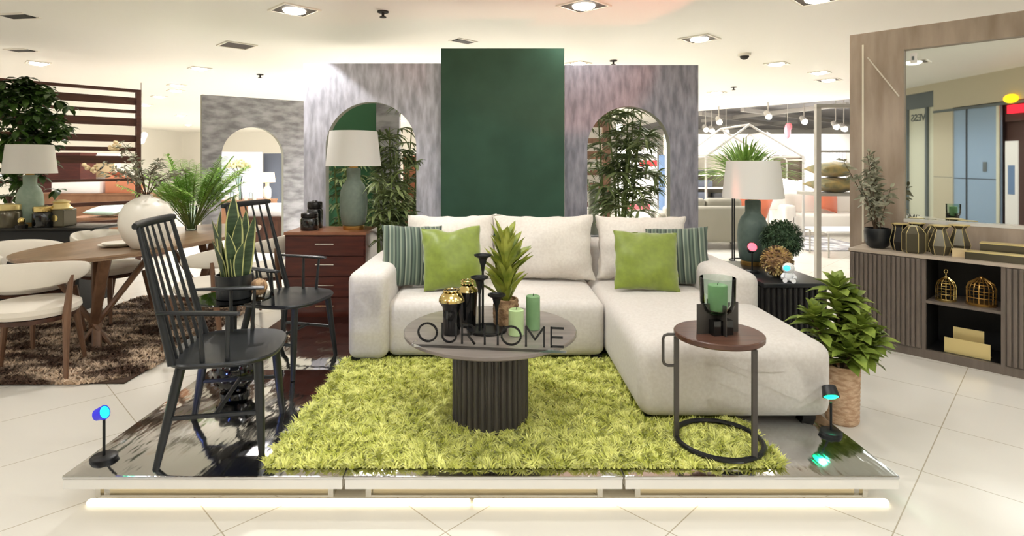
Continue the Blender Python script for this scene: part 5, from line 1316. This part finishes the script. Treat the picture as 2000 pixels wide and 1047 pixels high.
# pipe shelf with cushions
ph = thing('pipe_shelf', 'pale grey metal pipe shelf in front of the wooden mirror column', 'shelf', (at(1597, 0, 6.0).x, 6.0, 0))
MB().box(-0.025, 0.025, -0.025, 0.025, 0, 1.99).build('post', 'pipe_grey', ph, smooth=False); MB().box(0.775, 0.825, -0.025, 0.025, 0, 1.99).build('post', 'pipe_grey', ph, smooth=False)
MB().box(-0.025, 0.825, -0.025, 0.025, 1.985, 2.025).build('top_rail', 'pipe_grey', ph, smooth=False)
MB().box(0.0, 0.8, -0.012, 0.42, 1.045, 1.075).build('shelf_board', 'pipe_grey', ph, smooth=False); MB().box(0.0, 0.8, -0.012, 0.02, 1.510, 1.53).build('rail', 'pipe_grey', ph, smooth=False)
for k, (zz, lab) in enumerate(((1.075, 'gold and grey cushion at the bottom of the two on the pipe shelf'), (1.245, 'gold and grey cushion on top of the other on the pipe shelf'))):
    o = pillow_mb(0.46, 0.44, 0.17, seed=90+k, n=20).build('throw_cushion', 'gold_fabric', None, (at(1597, 0, 6.0).x+0.30, 5.99, zz+0.085), (R(-90), 0, 0), angle=75); tag(o, lab, 'cushion')
# fern on a wire stand
fs = thing('wire_stand', 'thin black wire plant stand behind the right table lamp', 'plant stand', (at(1450, 0, 8.0).x, 8.0, 0))
for k in range(4):
    a = 2*PI*k/4+0.5; MB().tube([(0.17*math.cos(a), 0.17*math.sin(a), 0), (0.17*math.cos(a), 0.17*math.sin(a), 0.95)], 0.010, 6).build('leg', 'black_metal', fs)
for zz in (0.015, 0.94): MB().tube([(0.17*math.cos(2*PI*i/28), 0.17*math.sin(2*PI*i/28), zz) for i in range(28)], 0.010, 6, closed=True, caps=False).build('ring', 'black_metal', fs)
MB().lathe([(0, 0.945), (0.175, 0.945), (0.175, 0.955), (0, 0.955)], 24).build('plate', 'black_metal', fs)
fe = thing('potted_fern', 'bushy green fern showing above the right lamp shade', 'plant', (at(1455, 0, 8.0).x, 8.0, 0.956))
pot_cyl(fe, 0.11, 0.14, 0.22, 'white_ceramic')
lf = MB(); rg = random.Random(44)
for i in range(300):
    a = rg.uniform(0, 6.28); e = R(rg.uniform(20, 82)); lf.leaf((0.05*math.cos(a), 0.05*math.sin(a), 0.20), sph(a, e), rg.uniform(0.75, 1.2), 0.024, 0.38, 7, 0.25, 0, 0, 0.5, 0, 0.4)
lf.build('fronds', 'leaf_fern', fe, angle=60)
# house shaped display frames
def house_frame(label, xl, xa, xr, ze, za, Y, dp=1.6):
    t = thing('house_frame', label, 'display frame', (xa, Y, 0)); a, b = xl-xa, xr-xa
    for yy in (0, dp): MB().tube([(a, yy, 0), (a, yy, ze), (0, yy, za), (b, yy, ze), (b, yy, 0)], 0.024, 8).build('gable', 'pipe_white', t)
    for x, z in ((a, ze), (0, za), (b, ze)): MB().tube([(x, 0, z), (x, dp, z)], 0.020, 8).build('purlin', 'pipe_white', t)
house_frame('white house shaped pipe frame left, around the fern', at(1381, 0, 9.9).x, at(1466, 0, 9.9).x, at(1572, 0, 9.9).x, at(0, 306, 9.9).z, at(0, 243, 9.9).z, 9.95, 1.3)
house_frame('white house shaped pipe frame right, crowned by the red ornament', at(1480, 0, 13.2).x, at(1538, 0, 13.2).x, at(1622, 0, 13.2).x, at(0, 312, 13.2).z, at(0, 254, 13.2).z, 14.2, 1.0)
o = MB().ball((0, 0, 0), (0.075, 0.05, 0.18), 14, 10).ball((0.04, 0, 0.10), (0.07, 0.05, 0.09), 12, 8).build('hanging_ornament', 'pink_paint', None, at(1538, 256, 12.9)); tag(o, 'red pink ornament hanging at the peak of the right house frame', 'ornament')
MB().tube([(0, 0, 0.15), (0, 0, CEIL+0.14-o.location.z)], 0.006, 6).build('hanger', 'pipe_white', o)
# shelf with folded goods left of the lamp
sh = thing('display_shelf', 'pale shelf unit with folded goods between arch panel and right lamp', 'shelf', (at(1330, 0, 13.0).x, 13.0, 0))
for zz in (0.45, 0.80, 1.10): MB().box(0, 1.45, 0, 0.4, zz, zz+0.03).build('shelf_board', 'white_fabric', sh, smooth=False)
for x in (0, 1.42): MB().box(x, x+0.03, 0, 0.4, 0, 1.6).build('post', 'pipe_white', sh, smooth=False)
MB().box(0.03, 1.42, 0.39, 0.40, 0.2, 1.58).build('back_panel', 'grey_sofa', sh, smooth=False)
for x, zz, m_, w_, h_, lab in ((0.55, 1.131, 'charcoal_fabric', 0.55, 0.10, 'charcoal folded throw on the top board of the pale shelf unit'), (0.50, 0.831, 'slate_fabric', 0.50, 0.16, 'slate blue cushion pile on the middle board of the pale shelf unit'), (0.48, 0.481, 'slate_fabric', 0.32, 0.24, 'slate blue box cushion on the lower board of the pale shelf unit'), (0.95, 0.481, 'charcoal_fabric', 0.32, 0.22, 'dark cushion on the lower board beside the slate blue one')):
    o = MB().rbox(-w_/2, w_/2, -0.14, 0.14, 0, h_, 0.03, 3).build('folded_throw', m_, None, (sh.location.x+x, 13.17, zz)); tag(o, lab, 'throw')
pc = flatbox('framed_picture', 'large dark framed picture behind the fern and lamp', 'picture', 1512, 1572, 304, 368, 15.5, 0.05, 'dark_picture')
pc.location.y = 15.5
bk = struct(MB().box(4.6, 14, 15.56, 15.66, 0, 2.2).build('partition', 'white_wall', smooth=False))
pl = MB()
def curtain(label, px0, px1, py0, Y):
    a, b = at(px0, 0, Y).x, at(px1, 0, Y).x; z1 = EYE-(py0-PY)*Y/F; n = 60; m = MB()
    for i in range(n+1):
        x = a+(b-a)*i/n; yy = 0.05*math.sin(i*1.35)+0.02*math.sin(i*0.5); m.v += [(x, Y+yy, 0.02), (x, Y+yy, z1)]
    for i in range(n): m.f.append((2*i, 2*i+2, 2*i+3, 2*i+1)); m.m.append(0)
    o = m.build('curtain', 'curtain_white', None, angle=80); sol = o.modifiers.new('thickness', 'SOLIDIFY'); sol.thickness = 0.008
    tag(o, label, 'curtain')
curtain('white pleated curtain right of the dark picture', 1572, 1650, 292, 15.3)
# ceiling truss bars and track spotlights over the right part
for lab, x0, y0, x1, y1, z in (('long pale ceiling bar crossing above the fern', 1368, 222, 1575, 252, 2.72), ('upper pale ceiling bar near the ceiling edge', 1372, 236, 1655, 204, 2.74), ('pale ceiling bar furthest back over the sofas', 1370, 250, 1560, 238, 2.74), ('pale ceiling bar slanting behind the pipe shelf post', 1450, 214, 1662, 242, 2.76)):
    a = on_ceiling(x0, y0, z); b = on_ceiling(x1, y1, z)
    o = MB().box(-(b-a).length/2, (b-a).length/2, -0.05, 0.05, -0.05, 0.05).build('ceiling_bar', 'pipe_white', None, (a+b)/2, (0, 0, math.atan2((b-a).y, (b-a).x)), smooth=False); tag(o, lab, 'ceiling bar')
tl = None
TS = ((1404, 237, 13.5, 160, 'track spotlight glowing brightest above the fern, left'), (1378, 252, 15, 0, 'small track spotlight at the right edge of the arch panel'), (1390, 254, 15, 0, 'small track spotlight second from the arch panel edge'), (1418, 256, 15, 0, 'small track spotlight just left of the left house frame peak'),
      (1500, 226, 12.5, 130, 'track spotlight between the two house frame peaks'), (1570, 236, 13, 130, 'track spotlight right of the red ornament'), (1632, 246, 13, 130, 'left one of two track spotlights beside the wooden column'), (1648, 250, 13, 0, 'right one of two track spotlights beside the wooden column'),
      (757, 290, 9.0, 260, 'bright glaring spotlight among the palm leaves in the left arch'), (1208, 245, 9.5, 200, 'spotlight glowing through the palm in the right arch'), (276, 272, 9.5, 0, 'spotlight glowing beside the top right post of the slatted screen'))
for px_, py_, Y, pw, lab in TS:
    p = at(px_, py_, Y); zc = CEIL+(0.14 if px_ > 1366 else 0)
    t = thing('track_spotlight', lab, 'spotlight', p)
    MB().tube([(0, 0, 0.10), (0, 0, zc-p.z)], 0.012, 6).build('stem', 'pipe_white', t)
    MB().tube([(0, 0.10, 0.09), (0, -0.03, -0.02)], [0.05, 0.075], 14).build('head', 'pipe_white', t)
    MB().ball((0, -0.045, -0.030), (0.065, 0.02, 0.06), 14, 8).build('lens', 'lamp_lens', t)
    if pw:
        l = bpy.data.lights.new('track_lamp', 'SPOT'); l.energy = pw; l.spot_size = R(160); l.spot_blend = 0.6; l.shadow_soft_size = 0.08; l.color = (1, 0.97, 0.92)
        o = bpy.data.objects.new('track_lamp', l); C.objects.link(o); o.location = p+Vector((0, -0.10, -0.10)); o.rotation_euler = (R(25), 0, 0)
# downlights added deeper in the store to brighten its back and ceiling
for x, y, pw in ((-0.6, 8.2, 200), (-2.2, 9.2, 220), (-6.2, 7.6, 150), (4.8, 8.4, 120), (-9, 9.5, 150), (-6, 10.5, 170), (-3.2, 11.5, 190), (0.5, 8.5, 170), (2.2, 12, 220), (-9, 16, 380), (-3, 18, 420), (-6, 21, 450), (-11, 20, 380), (3, 18, 300), (10, 11, 150), (8.5, 14.5, 150), (9, 20, 300)):
    downlight('small added ceiling downlight deep in the store', 0, 0, pos=(x, y, CEIL+(0.14 if x > 7.5 else 0)), power=pw, fs=0.13, group='added ceiling downlights deep in the store')
